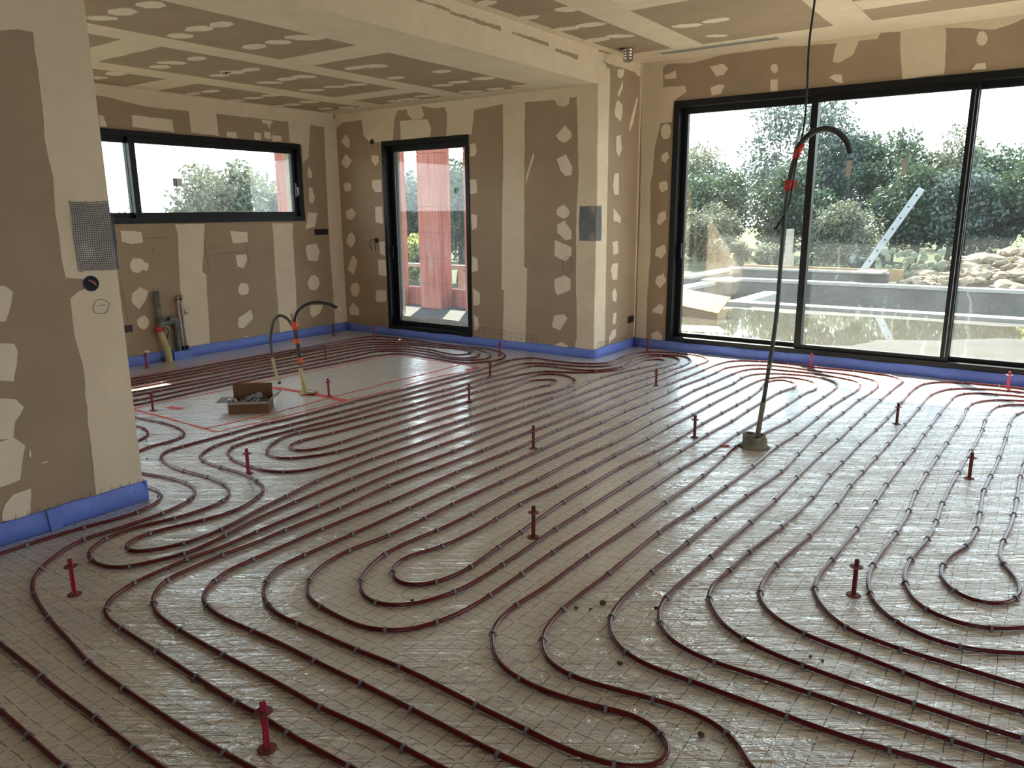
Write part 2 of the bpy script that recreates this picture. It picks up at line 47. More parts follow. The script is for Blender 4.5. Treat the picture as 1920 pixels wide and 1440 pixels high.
PIPES={
'ed':[(-1.125,1.354),(-1.226,1.349),(-1.366,1.35),(-1.515,1.348),(-1.693,1.334),(-1.871,1.338),(-2.202,1.335),(-2.464,1.34),(-2.63,1.353),(-2.738,1.388),(-2.813,1.437),(-2.884,1.527),(-2.894,1.645),(-2.899,1.807),(-2.884,1.961),(-2.889,2.141),(-2.876,2.48),(-2.904,2.864),(-2.883,3.244),(-2.864,3.683),(-2.859,4.023),(-2.838,4.39),(-2.831,4.834),(-2.849,5.402),(-2.821,5.993),(-2.806,6.592),(-2.785,7.038),(-2.788,7.046),(-2.771,7.237),(-2.784,7.352),(-2.864,7.462),(-2.983,7.564),(-3.074,7.554),(-3.286,7.554),(-3.51,7.441),(-3.571,7.35),(-3.604,7.07),(-3.578,6.795),(-3.605,6.638),(-3.747,6.518),(-3.933,6.48),(-4.14,6.469),(-4.35,6.496),(-4.427,6.415),(-4.493,6.266),(-4.479,6.036),(-4.453,5.866),(-4.458,5.552),(-4.469,5.255),(-4.493,4.686),(-4.525,4.118),(-4.528,3.659),(-4.562,3.312),(-4.573,3.322),(-4.566,2.983),(-4.566,2.631),(-4.554,2.505),(-4.443,2.416),(-4.32,2.377),(-4.101,2.361),(-3.888,2.379),(-3.681,2.356),(-3.548,2.293),(-3.477,2.208),(-3.456,2.097),(-3.474,1.918),(-3.524,1.739),(-3.519,1.606),(-3.444,1.49),(-3.406,1.461),(-3.34,1.443),(-3.214,1.447),(-3.137,1.495),(-3.1,1.581),(-3.053,1.722),(-3.072,1.936),(-3.113,2.119),(-3.144,2.396),(-3.167,2.814),(-3.172,3.195),(-3.165,3.575),(-3.147,3.927),(-3.142,4.338),(-3.135,4.679),(-3.134,5.231),(-3.119,5.783),(-3.099,6.28),(-3.027,6.748),(-2.998,6.979),(-3.029,7.181),(-3.093,7.284),(-3.161,7.328),(-3.291,7.304),(-3.387,7.163),(-3.427,6.894),(-3.383,6.594),(-3.423,6.412),(-3.499,6.286),(-3.624,6.219),(-3.853,6.208),(-4.014,6.208),(-4.122,6.138),(-4.155,6.044),(-4.155,5.827),(-4.148,5.652),(-4.176,5.386),(-4.178,4.846),(-4.23,4.351),(-4.227,3.738),(-4.268,3.323),(-4.287,3.041),(-4.289,3.041),(-4.283,2.822),(-4.2,2.726),(-4.073,2.666),(-3.838,2.636),(-3.684,2.643),(-3.584,2.688),(-3.531,2.74),(-3.479,2.847),(-3.459,3.127),(-3.469,3.625),(-3.444,4.092),(-3.426,4.574),(-3.405,5.065),(-3.36,5.33),(-3.356,5.556),(-3.39,5.703),(-3.453,5.817),(-3.594,5.917),(-3.706,5.939),(-3.782,5.903),(-3.855,5.831),(-3.865,5.744),(-3.879,5.314),(-3.901,4.969),(-3.913,4.672),(-3.923,4.319),(-3.934,3.925),(-3.973,3.407),(-4.014,3.149),(-4.011,3.085),(-3.981,3.034),(-3.937,3.004),(-3.872,2.995),(-3.811,3.037),(-3.771,3.126),(-3.757,3.286),(-3.766,3.566),(-3.775,4.077),(-3.749,4.687),(-3.729,4.982),(-3.738,5.26),(-3.766,5.499),(-3.737,5.619),(-3.73,5.612),(-3.656,5.706),(-3.609,5.723),(-3.551,5.676),(-3.526,5.592),(-3.534,5.459),(-3.542,5.465),(-3.583,5.12),(-3.592,4.813),(-3.587,4.467),(-3.602,4.101),(-3.609,3.477),(-3.627,3.112),(-3.768,2.869),(-3.856,2.831),(-3.971,2.854),(-4.054,2.919),(-4.112,3.004),(-4.175,3.138),(-4.181,3.268),(-4.144,3.422),(-4.097,3.793),(-4.081,4.015),(-4.06,4.331),(-4.049,4.695),(-4.048,5.055),(-4.05,5.346),(-4.007,5.673),(-3.904,5.976),(-3.903,5.981),(-3.702,6.053),(-3.589,6.103),(-3.459,6.213),(-3.357,6.379),(-3.328,6.526),(-3.34,6.811),(-3.331,6.984),(-3.292,7.079),(-3.222,7.153),(-3.157,7.115),(-3.128,7.032),(-3.131,6.892),(-3.191,6.626),(-3.25,6.375),(-3.3,6.031),(-3.296,5.809),(-3.259,5.477),(-3.247,5.13),(-3.274,4.751),(-3.281,4.444),(-3.317,4.073),(-3.309,3.597),(-3.327,3.153),(-3.3,2.673),(-3.252,2.427),(-3.217,2.235),(-3.155,1.981),(-3.158,1.773),(-3.246,1.608),(-3.299,1.585),(-3.351,1.602),(-3.387,1.636),(-3.401,1.759),(-3.33,1.982),(-3.309,2.172),(-3.372,2.345),(-3.439,2.436),(-3.579,2.498),(-3.771,2.536),(-3.976,2.526),(-4.181,2.54),(-4.269,2.569),(-4.331,2.637),(-4.396,2.766),(-4.419,2.974),(-4.434,3.028),(-4.396,3.369),(-4.367,3.824),(-4.346,4.263),(-4.35,4.744),(-4.341,5.325),(-4.308,5.674),(-4.294,5.851),(-4.291,6.159),(-4.205,6.246),(-4.072,6.306),(-3.778,6.362),(-3.636,6.423),(-3.529,6.509),(-3.501,6.613),(-3.499,6.818),(-3.503,7.106),(-3.441,7.297),(-3.319,7.377),(-3.13,7.439),(-3.02,7.378),(-2.94,7.256),(-2.893,7.075),(-2.915,6.594),(-2.938,6.237),(-2.973,5.872),(-2.986,5.461),(-2.987,5.043),(-2.989,4.666),(-3.009,4.129),(-3.01,3.555),(-3.034,3.09),(-3.019,2.721),(-3.001,2.444),(-2.987,2.053),(-2.976,1.859),(-2.99,1.683),(-2.985,1.566),(-2.969,1.436),(-2.914,1.309),(-2.849,1.256),(-2.755,1.228),(-2.65,1.223),(-2.415,1.215),(-2.148,1.205),(-1.924,1.2),(-1.78,1.205),(-1.684,1.198),(-1.556,1.203),(-1.415,1.207),(-1.318,1.213)],
'ts':[(-0.009,2.146),(-0.078,2.146),(-0.227,2.128),(-0.38,2.114),(-0.508,2.115),(-0.659,2.115),(-0.805,2.117),(-0.965,2.117),(-1.063,2.145),(-1.135,2.199),(-1.179,2.253),(-1.212,2.319),(-1.234,2.446),(-1.241,2.748),(-1.234,3.112),(-1.228,3.452),(-1.208,3.832),(-1.171,4.33),(-1.182,4.744),(-1.195,5.183),(-1.198,5.581),(-1.181,5.95),(-1.168,6.409),(-1.139,6.78),(-1.135,7.002),(-1.157,7.154),(-1.223,7.285),(-1.332,7.348),(-1.407,7.382),(-1.503,7.399),(-1.784,7.409),(-2.002,7.445),(-2.287,7.39),(-2.424,7.247),(-2.502,7.091),(-2.505,6.838),(-2.513,6.526),(-2.547,6.111),(-2.54,5.833),(-2.541,5.392),(-2.561,5.078),(-2.554,4.673),(-2.567,4.249),(-2.564,3.923),(-2.576,3.432),(-2.585,3.064),(-2.583,2.673),(-2.583,2.308),(-2.593,2.01),(-2.59,1.871),(-2.53,1.764),(-2.467,1.699),(-2.428,1.675),(-2.355,1.64),(-2.243,1.615),(-2.137,1.617),(-1.847,1.62),(-1.64,1.633),(-1.467,1.628),(-1.308,1.619),(-1.099,1.613),(-0.995,1.608),(-0.911,1.615),(-0.842,1.627),(-0.775,1.655),(-0.737,1.687),(-0.716,1.728),(-0.723,1.775),(-0.767,1.821),(-0.838,1.852),(-0.912,1.851),(-0.97,1.832),(-1.149,1.802),(-1.267,1.806),(-1.367,1.833),(-1.444,1.893),(-1.505,1.967),(-1.537,2.031),(-1.557,2.183),(-1.542,2.355),(-1.543,2.716),(-1.53,3.146),(-1.525,3.513),(-1.52,4.001),(-1.539,4.396),(-1.557,4.659),(-1.549,4.774),(-1.527,4.885),(-1.501,5.067),(-1.451,5.499),(-1.441,5.954),(-1.425,6.346),(-1.419,6.693),(-1.431,6.889),(-1.494,7.018),(-1.58,7.094),(-1.716,7.142),(-1.83,7.123),(-2.056,7.06),(-2.194,6.898),(-2.224,6.693),(-2.208,6.483),(-2.238,5.919),(-2.241,5.405),(-2.254,4.889),(-2.246,4.273),(-2.274,3.864),(-2.27,3.417),(-2.279,3.169),(-2.268,2.811),(-2.279,2.555),(-2.3,2.401),(-2.302,2.228),(-2.259,2.082),(-2.215,1.997),(-2.161,1.94),(-2.096,1.904),(-2.016,1.891),(-1.956,1.912),(-1.885,1.978),(-1.819,2.139),(-1.805,2.444),(-1.807,2.443),(-1.817,2.879),(-1.818,3.185),(-1.82,3.678),(-1.816,4.072),(-1.813,4.373),(-1.811,4.824),(-1.791,5.242),(-1.795,5.621),(-1.786,5.946),(-1.768,6.375),(-1.724,6.572),(-1.724,6.687),(-1.807,6.812),(-1.892,6.835),(-1.962,6.754),(-1.981,6.611),(-1.941,6.388),(-1.918,6.02),(-1.924,5.733),(-1.932,5.434),(-1.942,5.069),(-1.936,4.602),(-1.945,4.277),(-1.98,3.888),(-1.975,3.473),(-1.97,3.21),(-1.958,3.023),(-1.935,2.773),(-1.922,2.563),(-1.905,2.358),(-1.911,2.255),(-1.938,2.153),(-1.986,2.089),(-2.042,2.064),(-2.104,2.081),(-2.156,2.119),(-2.191,2.179),(-2.198,2.272),(-2.141,2.432),(-2.125,2.602),(-2.126,2.827),(-2.141,3.063),(-2.125,3.376),(-2.118,3.704),(-2.118,4.069),(-2.103,4.51),(-2.108,4.832),(-2.096,5.262),(-2.096,5.602),(-2.083,6.175),(-2.061,6.666),(-2.017,6.829),(-1.907,6.97),(-1.765,6.972),(-1.662,6.929),(-1.571,6.755),(-1.55,6.607),(-1.58,6.469),(-1.598,5.933),(-1.615,5.522),(-1.648,4.955),(-1.653,4.386),(-1.674,4.037),(-1.675,3.671),(-1.681,3.264),(-1.69,2.666),(-1.686,2.409),(-1.686,2.201),(-1.687,2.148),(-1.698,2.023),(-1.725,1.926),(-1.777,1.821),(-1.851,1.766),(-1.932,1.739),(-2.036,1.737),(-2.163,1.749),(-2.261,1.766),(-2.33,1.809),(-2.384,1.865),(-2.439,1.971),(-2.463,2.164),(-2.43,2.372),(-2.426,2.623),(-2.433,2.868),(-2.42,3.286),(-2.42,3.286),(-2.42,3.865),(-2.411,4.422),(-2.404,4.774),(-2.407,5.229),(-2.386,5.636),(-2.394,6.017),(-2.377,6.307),(-2.352,6.842),(-2.312,7.098),(-2.196,7.241),(-1.967,7.265),(-1.752,7.283),(-1.611,7.257),(-1.407,7.185),(-1.335,7.144),(-1.271,6.995),(-1.251,6.765),(-1.265,6.582),(-1.301,6.064),(-1.304,5.67),(-1.313,5.18),(-1.338,4.822),(-1.337,4.33),(-1.349,3.904),(-1.367,3.497),(-1.39,3.13),(-1.385,2.635),(-1.39,2.271),(-1.366,2.111),(-1.335,2.037),(-1.289,1.978),(-1.228,1.935),(-1.136,1.917),(-1.007,1.933),(-0.875,1.96),(-0.787,1.968),(-0.698,1.966),(-0.619,1.939),(-0.561,1.896),(-0.518,1.832)],
'fu':[(-0.901,1.484),(-1.013,1.487),(-1.121,1.483),(-1.264,1.486),(-1.468,1.49),(-1.668,1.494),(-1.898,1.491),(-2.069,1.494),(-2.248,1.489),(-2.44,1.484),(-2.538,1.498),(-2.622,1.525),(-2.649,1.55),(-2.713,1.646),(-2.746,1.747),(-2.746,1.86),(-2.749,2.237),(-2.731,2.711),(-2.736,3.253),(-2.708,3.744),(-2.707,3.744),(-2.715,4.344),(-2.705,4.918),(-2.696,5.341),(-2.692,5.733),(-2.676,6.11),(-2.659,6.453),(-2.649,6.868),(-2.631,7.246),(-2.565,7.466),(-2.349,7.584),(-2.052,7.624),(-1.778,7.58),(-1.453,7.602),(-1.273,7.574),(-1.122,7.555),(-1.033,7.454),(-0.987,7.33),(-0.999,7.153),(-1.014,6.825),(-1.025,6.504),(-1.036,5.955),(-1.043,5.533),(-1.049,5.17),(-1.062,4.818),(-1.068,4.278),(-1.064,3.878),(-1.073,3.509),(-1.09,3.033),(-1.101,2.582),(-1.084,2.474),(-1.041,2.386),(-0.982,2.322),(-0.902,2.28),(-0.788,2.261),(-0.615,2.268),(-0.461,2.27),(-0.299,2.272),(-0.093,2.275),(0.093,2.279),(0.153,2.279)],
'v':[(-0.02,7.579),(-0.102,7.584),(-0.29,7.6),(-0.569,7.563),(-0.732,7.485),(-0.82,7.355),(-0.857,7.145),(-0.873,6.861),(-0.872,6.518),(-0.879,5.939),(-0.889,5.583),(-0.89,5.582),(-0.91,5.172),(-0.917,4.714),(-0.924,4.42),(-0.912,4.02),(-0.929,3.546),(-0.968,3.162),(-0.977,2.946),(-0.987,2.765),(-0.967,2.675),(-0.945,2.64),(-0.851,2.517),(-0.753,2.457),(-0.629,2.424),(-0.518,2.411),(-0.357,2.399),(-0.186,2.398),(-0.014,2.396),(0.088,2.4),(0.151,2.403)],
'w':[(-0.016,7.436),(-0.096,7.432),(-0.232,7.431),(-0.43,7.379),(-0.606,7.262),(-0.66,7.155),(-0.718,6.926),(-0.733,6.393),(-0.747,5.841),(-0.758,5.275),(-0.779,4.586),(-0.787,4.308),(-0.781,3.983),(-0.794,3.503),(-0.829,3.115),(-0.831,2.941),(-0.812,2.825),(-0.777,2.749),(-0.708,2.674),(-0.573,2.611),(-0.402,2.587),(-0.252,2.56),(-0.08,2.535),(0.083,2.542),(0.15,2.547)],
'x':[(-0.012,7.277),(-0.09,7.268),(-0.269,7.242),(-0.419,7.192),(-0.501,7.119),(-0.547,7.002),(-0.56,6.849),(-0.58,6.274),(-0.59,5.864),(-0.598,5.626),(-0.602,5.239),(-0.615,4.884),(-0.625,4.447),(-0.624,4.152),(-0.63,3.719),(-0.646,3.293),(-0.654,3.103),(-0.646,2.999),(-0.631,2.95),(-0.576,2.852),(-0.475,2.746),(-0.371,2.715),(-0.272,2.704),(-0.095,2.699),(0.077,2.695),(0.148,2.698)],
'y':[(-0.008,7.127),(-0.084,7.101),(-0.188,7.06),(-0.27,7.013),(-0.359,6.911),(-0.414,6.771),(-0.429,6.563),(-0.424,6.379),(-0.434,5.982),(-0.447,5.504),(-0.458,5.141),(-0.457,5.144),(-0.473,4.412),(-0.461,4.091),(-0.466,3.779),(-0.489,3.349),(-0.484,3.236),(-0.472,3.15),(-0.448,3.067),(-0.396,2.962),(-0.331,2.895),(-0.224,2.841),(-0.108,2.835),(0.069,2.913),(0.144,2.96)],
'z':[(-0.004,6.984),(-0.079,6.954),(-0.157,6.909),(-0.234,6.808),(-0.276,6.617),(-0.286,6.234),(-0.282,5.99),(-0.299,5.41),(-0.301,5.393),(-0.321,4.891),(-0.336,4.323),(-0.33,4.044),(-0.335,3.777),(-0.366,3.485),(-0.365,3.334),(-0.35,3.249),(-0.316,3.144),(-0.257,3.058),(-0.196,3.027),(-0.125,3.013),(-0.034,3.036),(0.032,3.082),(0.062,3.111),(0.119,3.182)],
'aa':[(-0.027,6.783),(-0.07,6.714),(-0.114,6.585),(-0.133,6.409),(-0.138,5.832),(-0.147,5.35),(-0.162,4.94),(-0.175,4.655),(-0.164,4.247),(-0.16,4.03),(-0.183,3.775),(-0.228,3.624),(-0.244,3.5),(-0.243,3.427),(-0.226,3.356),(-0.181,3.28),(-0.121,3.235),(-0.045,3.243),(-0.001,3.283),(0.03,3.353),(0.041,3.434),(0.028,3.515),(-0.032,3.67),(-0.053,3.79),(-0.047,3.945),(-0.033,4.117),(-0.025,4.342),(-0.024,4.599),(-0.024,5.016),(-0.016,5.256),(-0.003,5.803)],
'c':[(-1.55,1.052),(-1.642,1.049),(-1.767,1.041),(-1.942,1.035),(-2.279,1.036),(-2.535,1.044),(-2.73,1.071),(-2.957,1.101),(-3.203,1.153),(-3.307,1.188),(-3.358,1.216),(-3.431,1.274),(-3.524,1.389),(-3.592,1.525),(-3.585,1.654),(-3.582,1.914),(-3.61,2.041),(-3.643,2.121),(-3.737,2.205),(-3.897,2.253),(-4.071,2.24),(-4.273,2.196),(-4.434,2.161)],
'w1':[(-3.761,1.1),(-3.743,1.239),(-3.751,1.347),(-3.736,1.594),(-3.703,1.844),(-3.754,1.993),(-3.831,2.059),(-3.924,2.091),(-4.051,2.09),(-4.204,2.074)],
'a':[(-2.722,0.757),(-2.498,0.757),(-2.394,0.757),(-2.292,0.755),(-2.165,0.752),(-2.064,0.754),(-1.975,0.755)],
'b':[(-3.241,0.918),(-2.917,0.919),(-2.574,0.914),(-2.449,0.909),(-2.223,0.91),(-1.994,0.905),(-1.844,0.908),(-1.774,0.909)],
'l':[(-5.754,2.836),(-5.532,2.855),(-5.223,2.887),(-5.002,2.87),(-4.839,2.821),(-4.768,2.761),(-4.738,2.656),(-4.743,2.492),(-4.699,2.408),(-4.62,2.278)],
'm':[(-5.461,2.704),(-5.319,2.727),(-5.184,2.724),(-5.042,2.672),(-4.978,2.619),(-4.931,2.525),(-4.891,2.432)],
'k18':[(-6.93,3.395),(-6.924,3.55),(-6.91,3.739),(-6.914,4.281),(-6.907,4.869),(-6.876,5.403),(-6.893,5.846),(-6.886,6.385),(-6.805,6.596),(-6.561,6.652),(-6.282,6.674),(-5.905,6.663),(-5.524,6.657),(-5.328,6.663),(-5.14,6.673),(-4.884,6.594),(-4.703,6.462),(-4.617,6.31),(-4.613,6.133),(-4.744,5.91),(-4.834,5.871),(-5.088,5.895),(-5.507,5.918),(-5.729,5.889),(-5.846,5.675),(-5.879,5.204),(-5.918,4.684),(-5.941,4.223),(-5.935,3.646),(-5.919,3.145),(-5.927,3.037),(-5.931,2.896)],
'k27':[(-6.807,3.331),(-6.798,3.482),(-6.79,3.73),(-6.774,4.102),(-6.788,4.552),(-6.76,5.445),(-6.762,5.868),(-6.734,6.271),(-6.636,6.409),(-6.428,6.514),(-6.09,6.59),(-5.784,6.632),(-5.48,6.642),(-5.16,6.578),(-4.944,6.476),(-4.822,6.363),(-4.752,6.222),(-4.755,6.133),(-4.869,6.002),(-5.039,5.978),(-5.248,6.011),(-5.441,6.037),(-5.716,6.039),(-5.903,5.975),(-6.038,5.823),(-6.03,5.733),(-6.034,5.389),(-6.039,5.086),(-6.044,4.621),(-6.075,4.241),(-6.076,3.678),(-6.067,3.171),(-6.074,3.112),(-6.083,2.975)],
'k36':[(-6.691,3.272),(-6.682,3.425),(-6.669,3.595),(-6.645,4.149),(-6.648,4.748),(-6.667,5.242),(-6.638,5.791),(-6.564,6.194),(-6.497,6.273),(-6.304,6.388),(-5.995,6.487),(-5.71,6.546),(-5.424,6.575),(-5.158,6.497),(-4.976,6.362),(-4.899,6.215),(-4.913,6.14),(-5.003,6.059),(-5.147,6.054),(-5.332,6.108),(-5.547,6.165),(-5.882,6.128),(-6.143,5.926),(-6.164,5.863),(-6.187,5.632),(-6.181,5.279),(-6.216,4.617),(-6.211,4.008),(-6.237,3.461),(-6.25,3.201),(-6.259,3.066)],
'k45':[(-6.546,3.197),(-6.537,3.348),(-6.525,3.619),(-6.511,4.132),(-6.504,4.615),(-6.5,5.086),(-6.494,5.576),(-6.458,5.951),(-6.396,6.157),(-6.207,6.288),(-5.909,6.392),(-5.624,6.446),(-5.367,6.485),(-5.196,6.448),(-5.103,6.373),(-5.083,6.269),(-5.152,6.186),(-5.337,6.205),(-5.643,6.282),(-5.986,6.238),(-6.257,6.038),(-6.33,5.764),(-6.338,5.288),(-6.356,4.873),(-6.362,4.543),(-6.344,3.864),(-6.378,3.328),(-6.389,3.272),(-6.396,3.138)],
}
PAINT=[([(-5.849,2.994),(-5.841,3.416),(-5.812,3.833),(-5.821,4.267),(-5.807,4.71),(-5.785,5.103),(-5.76,5.566),(-5.692,5.82),(-5.695,5.836),(-5.245,5.833),(-4.884,5.844),(-4.567,5.818)],0.02),([(-5.841,2.989),(-5.33,2.993),(-4.85,2.985),(-4.7,2.983)],0.022),([(-4.85,2.985),(-4.82,3.221),(-4.797,3.656),(-4.807,4.016),(-4.821,4.233),(-4.811,4.699),(-4.822,4.766),(-4.797,5.174),(-4.79,5.481),(-4.801,5.865)],0.018),([(-4.7,2.983),(-4.683,3.203),(-4.679,3.203),(-4.648,3.538),(-4.633,3.867),(-4.622,4.112),(-4.592,4.562),(-4.611,4.985),(-4.597,5.335),(-4.546,5.518),(-4.544,5.788)],0.016),([(-5.846,4.082),(-5.463,4.109),(-5.209,4.124),(-4.879,4.136),(-4.632,4.121)],0.05),([(-7.023,3.597),(-7.032,3.896),(-7.057,4.213),(-7.063,4.412),(-7.072,4.728),(-7.008,5.007),(-7.004,5.353),(-7,5.626)],0.014),([(-5.668,3.189),(-5.601,3.195),(-5.523,3.223)],0.05),([(-6.065,4.102),(-5.944,4.099),(-5.874,4.118)],0.04),([(-5.863,4.017),(-5.842,4.095),(-5.831,4.228)],0.02),([(-5.096,4.039),(-5.08,4.119),(-5.071,4.214)],0.05),([(-5.119,4.093),(-5.032,4.093),(-5.032,4.151)],0.04),([(-4.592,5.642),(-4.572,5.719),(-4.54,5.791)],0.03),([(-6.98,6.681),(-6.94,6.727),(-6.85,6.743)],0.012)]
MARKERS=[(-1.681, 1.128, 1, 0.5, 'pink level marker nearest the camera, with two thin discs'),
 (-3.088, 1.256, 1, 0.3, 'pink level marker standing by the bend near the column'),
 (-1.863, 2.772, 2, 0.2, 'dull red level marker between parallel pipes in the middle of the floor'),
 (-0.502, 3.033, 2, 0.8, 'dull brownish level marker inside the big bends at the right'),
 (-0.261, 4.84, 2, 0.1, 'dark red level marker beside the teardrop loop, its shadow on the film'),
 (-1.864, 4.736, 2, 0.6, 'dark red level marker just left of the tall standing conduit'),
 (-0.798, 5.849, 2, 0.4, 'dark red level marker behind the standing conduit, at the sunlit edge'),
 (-2.631, 3.917, 2, 0.9, 'dull red level marker in the middle of the long straight pipe runs'),
 (-3.76, 2.566, 1, 0.7, 'pink level marker in the shiny film beside the column edge'),
 (-3.741, 4.641, 2, 0.2, 'dull red level marker between the island rectangle and the straight runs'),
 (-4.204, 5.534, 2, 0.5, 'dull red level marker near the tip of the painted rectangle'),
 (-2.752, 6.036, 2, 0.3, 'dull red level marker in front of the short return wall'),
 (-1.818, 7.51, 1, 0.0, 'sunlit pink level marker below the first window mullion'),
 (-0.216, 7.54, 1, 0.2, 'bright sunlit pink level marker at the foot of the rightmost pane'),
 (-3.507, 7.431, 2, 0.4, 'dull red level marker in the corner by the return wall'),
 (-4.755, 6.435, 1, 0.6, 'pink level marker against the strip right of the glazed door'),
 (-5.658, 3.058, 2, 0.1, 'dull red level marker at the painted corner near the column'),
 (-4.866, 4.158, 1, 0.3, 'pink level marker beside the taped conduit bundle'),
 (-7.345, 3.956, 1, 0.5, 'pink level marker by the leaning beige conduit stub'),
 (-7.311, 6.378, 2, 0.2, 'dark level marker in the far kitchen corner'),
 (-6.171, 5.261, 2, 0.8, 'dull red level marker amid the kitchen pipe runs'),
 (-6.721, 6.5, 2, 0.8, 'dull red level marker half hidden behind the far kitchen pipes')]
TREES=[('dense_tree', 'pale round oak at the left edge of the wide window view', -12.4, 30, 4.3, 2.3, 'leaf_olive', {}),
 ('pine_tree', 'tallest pine rising behind the first window mullion', -8.9, 32, 6.1, 2.7, 'leaf_blue', {'n': 5200, 'leaf_s': 0.1}),
 ('dense_tree', 'bluish tree just right of the first window mullion', -6.6, 31, 4.7, 1.5, 'leaf_blue', {}),
 ('dense_tree', 'dark tree with a peaked top in the middle pane', -4.9, 30, 4.75, 1.6, 'leaf_dark', {}),
 ('dense_tree', 'olive green tree left of the second window mullion', -3.1, 30, 4.25, 1.5, 'leaf_olive', {}),
 ('dense_tree', 'dark tree straight behind the second window mullion', -1.5, 29, 3.75, 1.6, 'leaf_dark', {}),
 ('dense_tree', 'green tree at the right edge of the rightmost pane', 0.5, 28, 3.9, 1.9, 'leaf_dark', {}),
 ('dense_tree', 'tree standing beyond the right edge of the view', 3.6, 28, 4.4, 2.3, 'leaf_olive', {}),
 ('dense_tree', 'dark green tree behind the two round bushes', -10.1, 26.5, 3.0, 1.7, 'leaf_dark', {'n': 5200}),
 ('dense_tree', 'deep green tree behind the white post', -7.4, 26, 3.0, 1.7, 'leaf_dark', {'n': 5200}),
 ('dense_tree', 'dark tree behind the leaning straightedge', -3.7, 26.5, 3.1, 1.6, 'leaf_dark', {'n': 5200}),
 ('dense_tree', 'shadowy tree above the prickly pear', -2.2, 26, 2.7, 1.5, 'leaf_blue', {'n': 5200}),
 ('dense_tree', 'dark tree above the rubble bank', -0.3, 25.5, 3.1, 1.7, 'leaf_dark', {'n': 5200}),
 ('dense_tree', 'dark tree above the far end of the rubble', 2.2, 25.5, 3.2, 1.9, 'leaf_dark', {'n': 5200}),
 ('round_bush', 'large rounded grey green bush left of the white post', -9.2, 24, 1.85, 1.15, 'leaf_olive', {'trunk': False, 'leaf_s': 0.06, 'n': 5200}),
 ('round_bush', 'rounded grey green bush left of the leaning straightedge', -5.1, 24, 1.9, 1.25, 'leaf_olive', {'trunk': False, 'leaf_s': 0.06, 'n': 5600}),
 ('low_bush', 'low bush in front of the large rounded bush', -8.2, 23, 0.75, 0.8, 'leaf_olive', {'trunk': False, 'leaf_s': 0.055, 'n': 2600}),
 ('low_bush', 'small low bush just left of the white post', -6.9, 23, 0.6, 0.6, 'leaf_olive', {'trunk': False, 'leaf_s': 0.055, 'n': 2200}),
 ('low_bush', 'low bush under the straightedge behind the formwork board', -4.2, 22.6, 0.5, 0.7, 'leaf_blue', {'trunk': False, 'leaf_s': 0.055, 'n': 2200}),
 ('leafy_branch', 'yellow green tree at the far right above the rubble', 0.15, 19.5, 2.4, 0.75, 'leaf_yellow', {'n': 1500, 'leaf_s': 0.07}),
 ('dense_tree', 'far tree closing the gap at the left of the wide window', -15.5, 38, 4.2, 3.2, 'leaf_blue', {'n': 5000, 'leaf_s': 0.13}),
 ('dense_tree', 'far tree between the pine and the peaked tree', -9.5, 40, 4.4, 3.4, 'leaf_blue', {'n': 5000, 'leaf_s': 0.13}),
 ('dense_tree', 'far tree behind the olive green tree', -4.5, 40, 4.2, 3.4, 'leaf_dark', {'n': 5000, 'leaf_s': 0.13}),
 ('dense_tree', 'far tree behind the second mullion trees', 0, 39, 4.0, 3.4, 'leaf_blue', {'n': 5000, 'leaf_s': 0.13}),
 ('dense_tree', 'far tree closing the gap at the right of the view', 5, 39, 4.2, 3.6, 'leaf_dark', {'n': 5000, 'leaf_s': 0.13}),
 ('dense_tree', 'broad olive tree filling the long kitchen window', -16.2, 11.3, 2.85, 1.95, 'leaf_olive', {'n': 7500, 'leaf_s': 0.075}),
 ('low_bush', 'distant shrub tops along the bottom of the long kitchen window', -22, 11.8, 1.72, 1.0, 'leaf_blue', {'trunk': False, 'n': 1500}),
 ('dense_tree', 'dark tree between the hinge side pillar and the broad pillar', -15.2, 16, 2.7, 1.3, 'leaf_blue', {'n': 5000}),
 ('dense_tree', 'dark tree between the broad pillar and the narrow pillar', -13.1, 16, 2.95, 1.2, 'leaf_dark', {'n': 5000}),
 ('low_bush', 'bright yellow green bush low behind the clay pillars', -13.2, 14.2, 0.95, 0.9, 'leaf_yellow', {'trunk': False, 'n': 3000, 'leaf_s': 0.09}),
 ('dense_tree', 'far tree behind the clay pillars', -20, 22, 3.2, 3.2, 'leaf_dark', {'n': 5000, 'leaf_s': 0.12})]
CLODS=[(-1.291, 2.407, 0.016, 'largest mud crumb on the open film beside the right-hand bends'), (-1.358, 2.32, 0.01, 'mud crumb just left of the largest crumb'), (-1.308, 2.34, 0.007, 'tiny mud crumb beside the largest crumb'), (-1.045, 2.082, 0.011, 'mud crumb inside the second bend near the bottom'), (-0.682, 1.895, 0.012, 'mud crumb between the two lowest pipe bends'), (-1.102, 2.492, 0.009, 'mud crumb touching the third bend'), (-1.924, 2.0, 0.008, 'mud crumb between the nested loops in the middle'), (-4.526, 2.373, 0.009, 'mud crumb on the shiny film by the column edge'), (-4.896, 2.577, 0.008, 'mud crumb near the pipe bend behind the column'), (-0.527, 2.491, 0.007, 'mud speck on the stained film at the lower right'), (-0.487, 2.488, 0.006, 'second mud speck on the stained film at the lower right')]
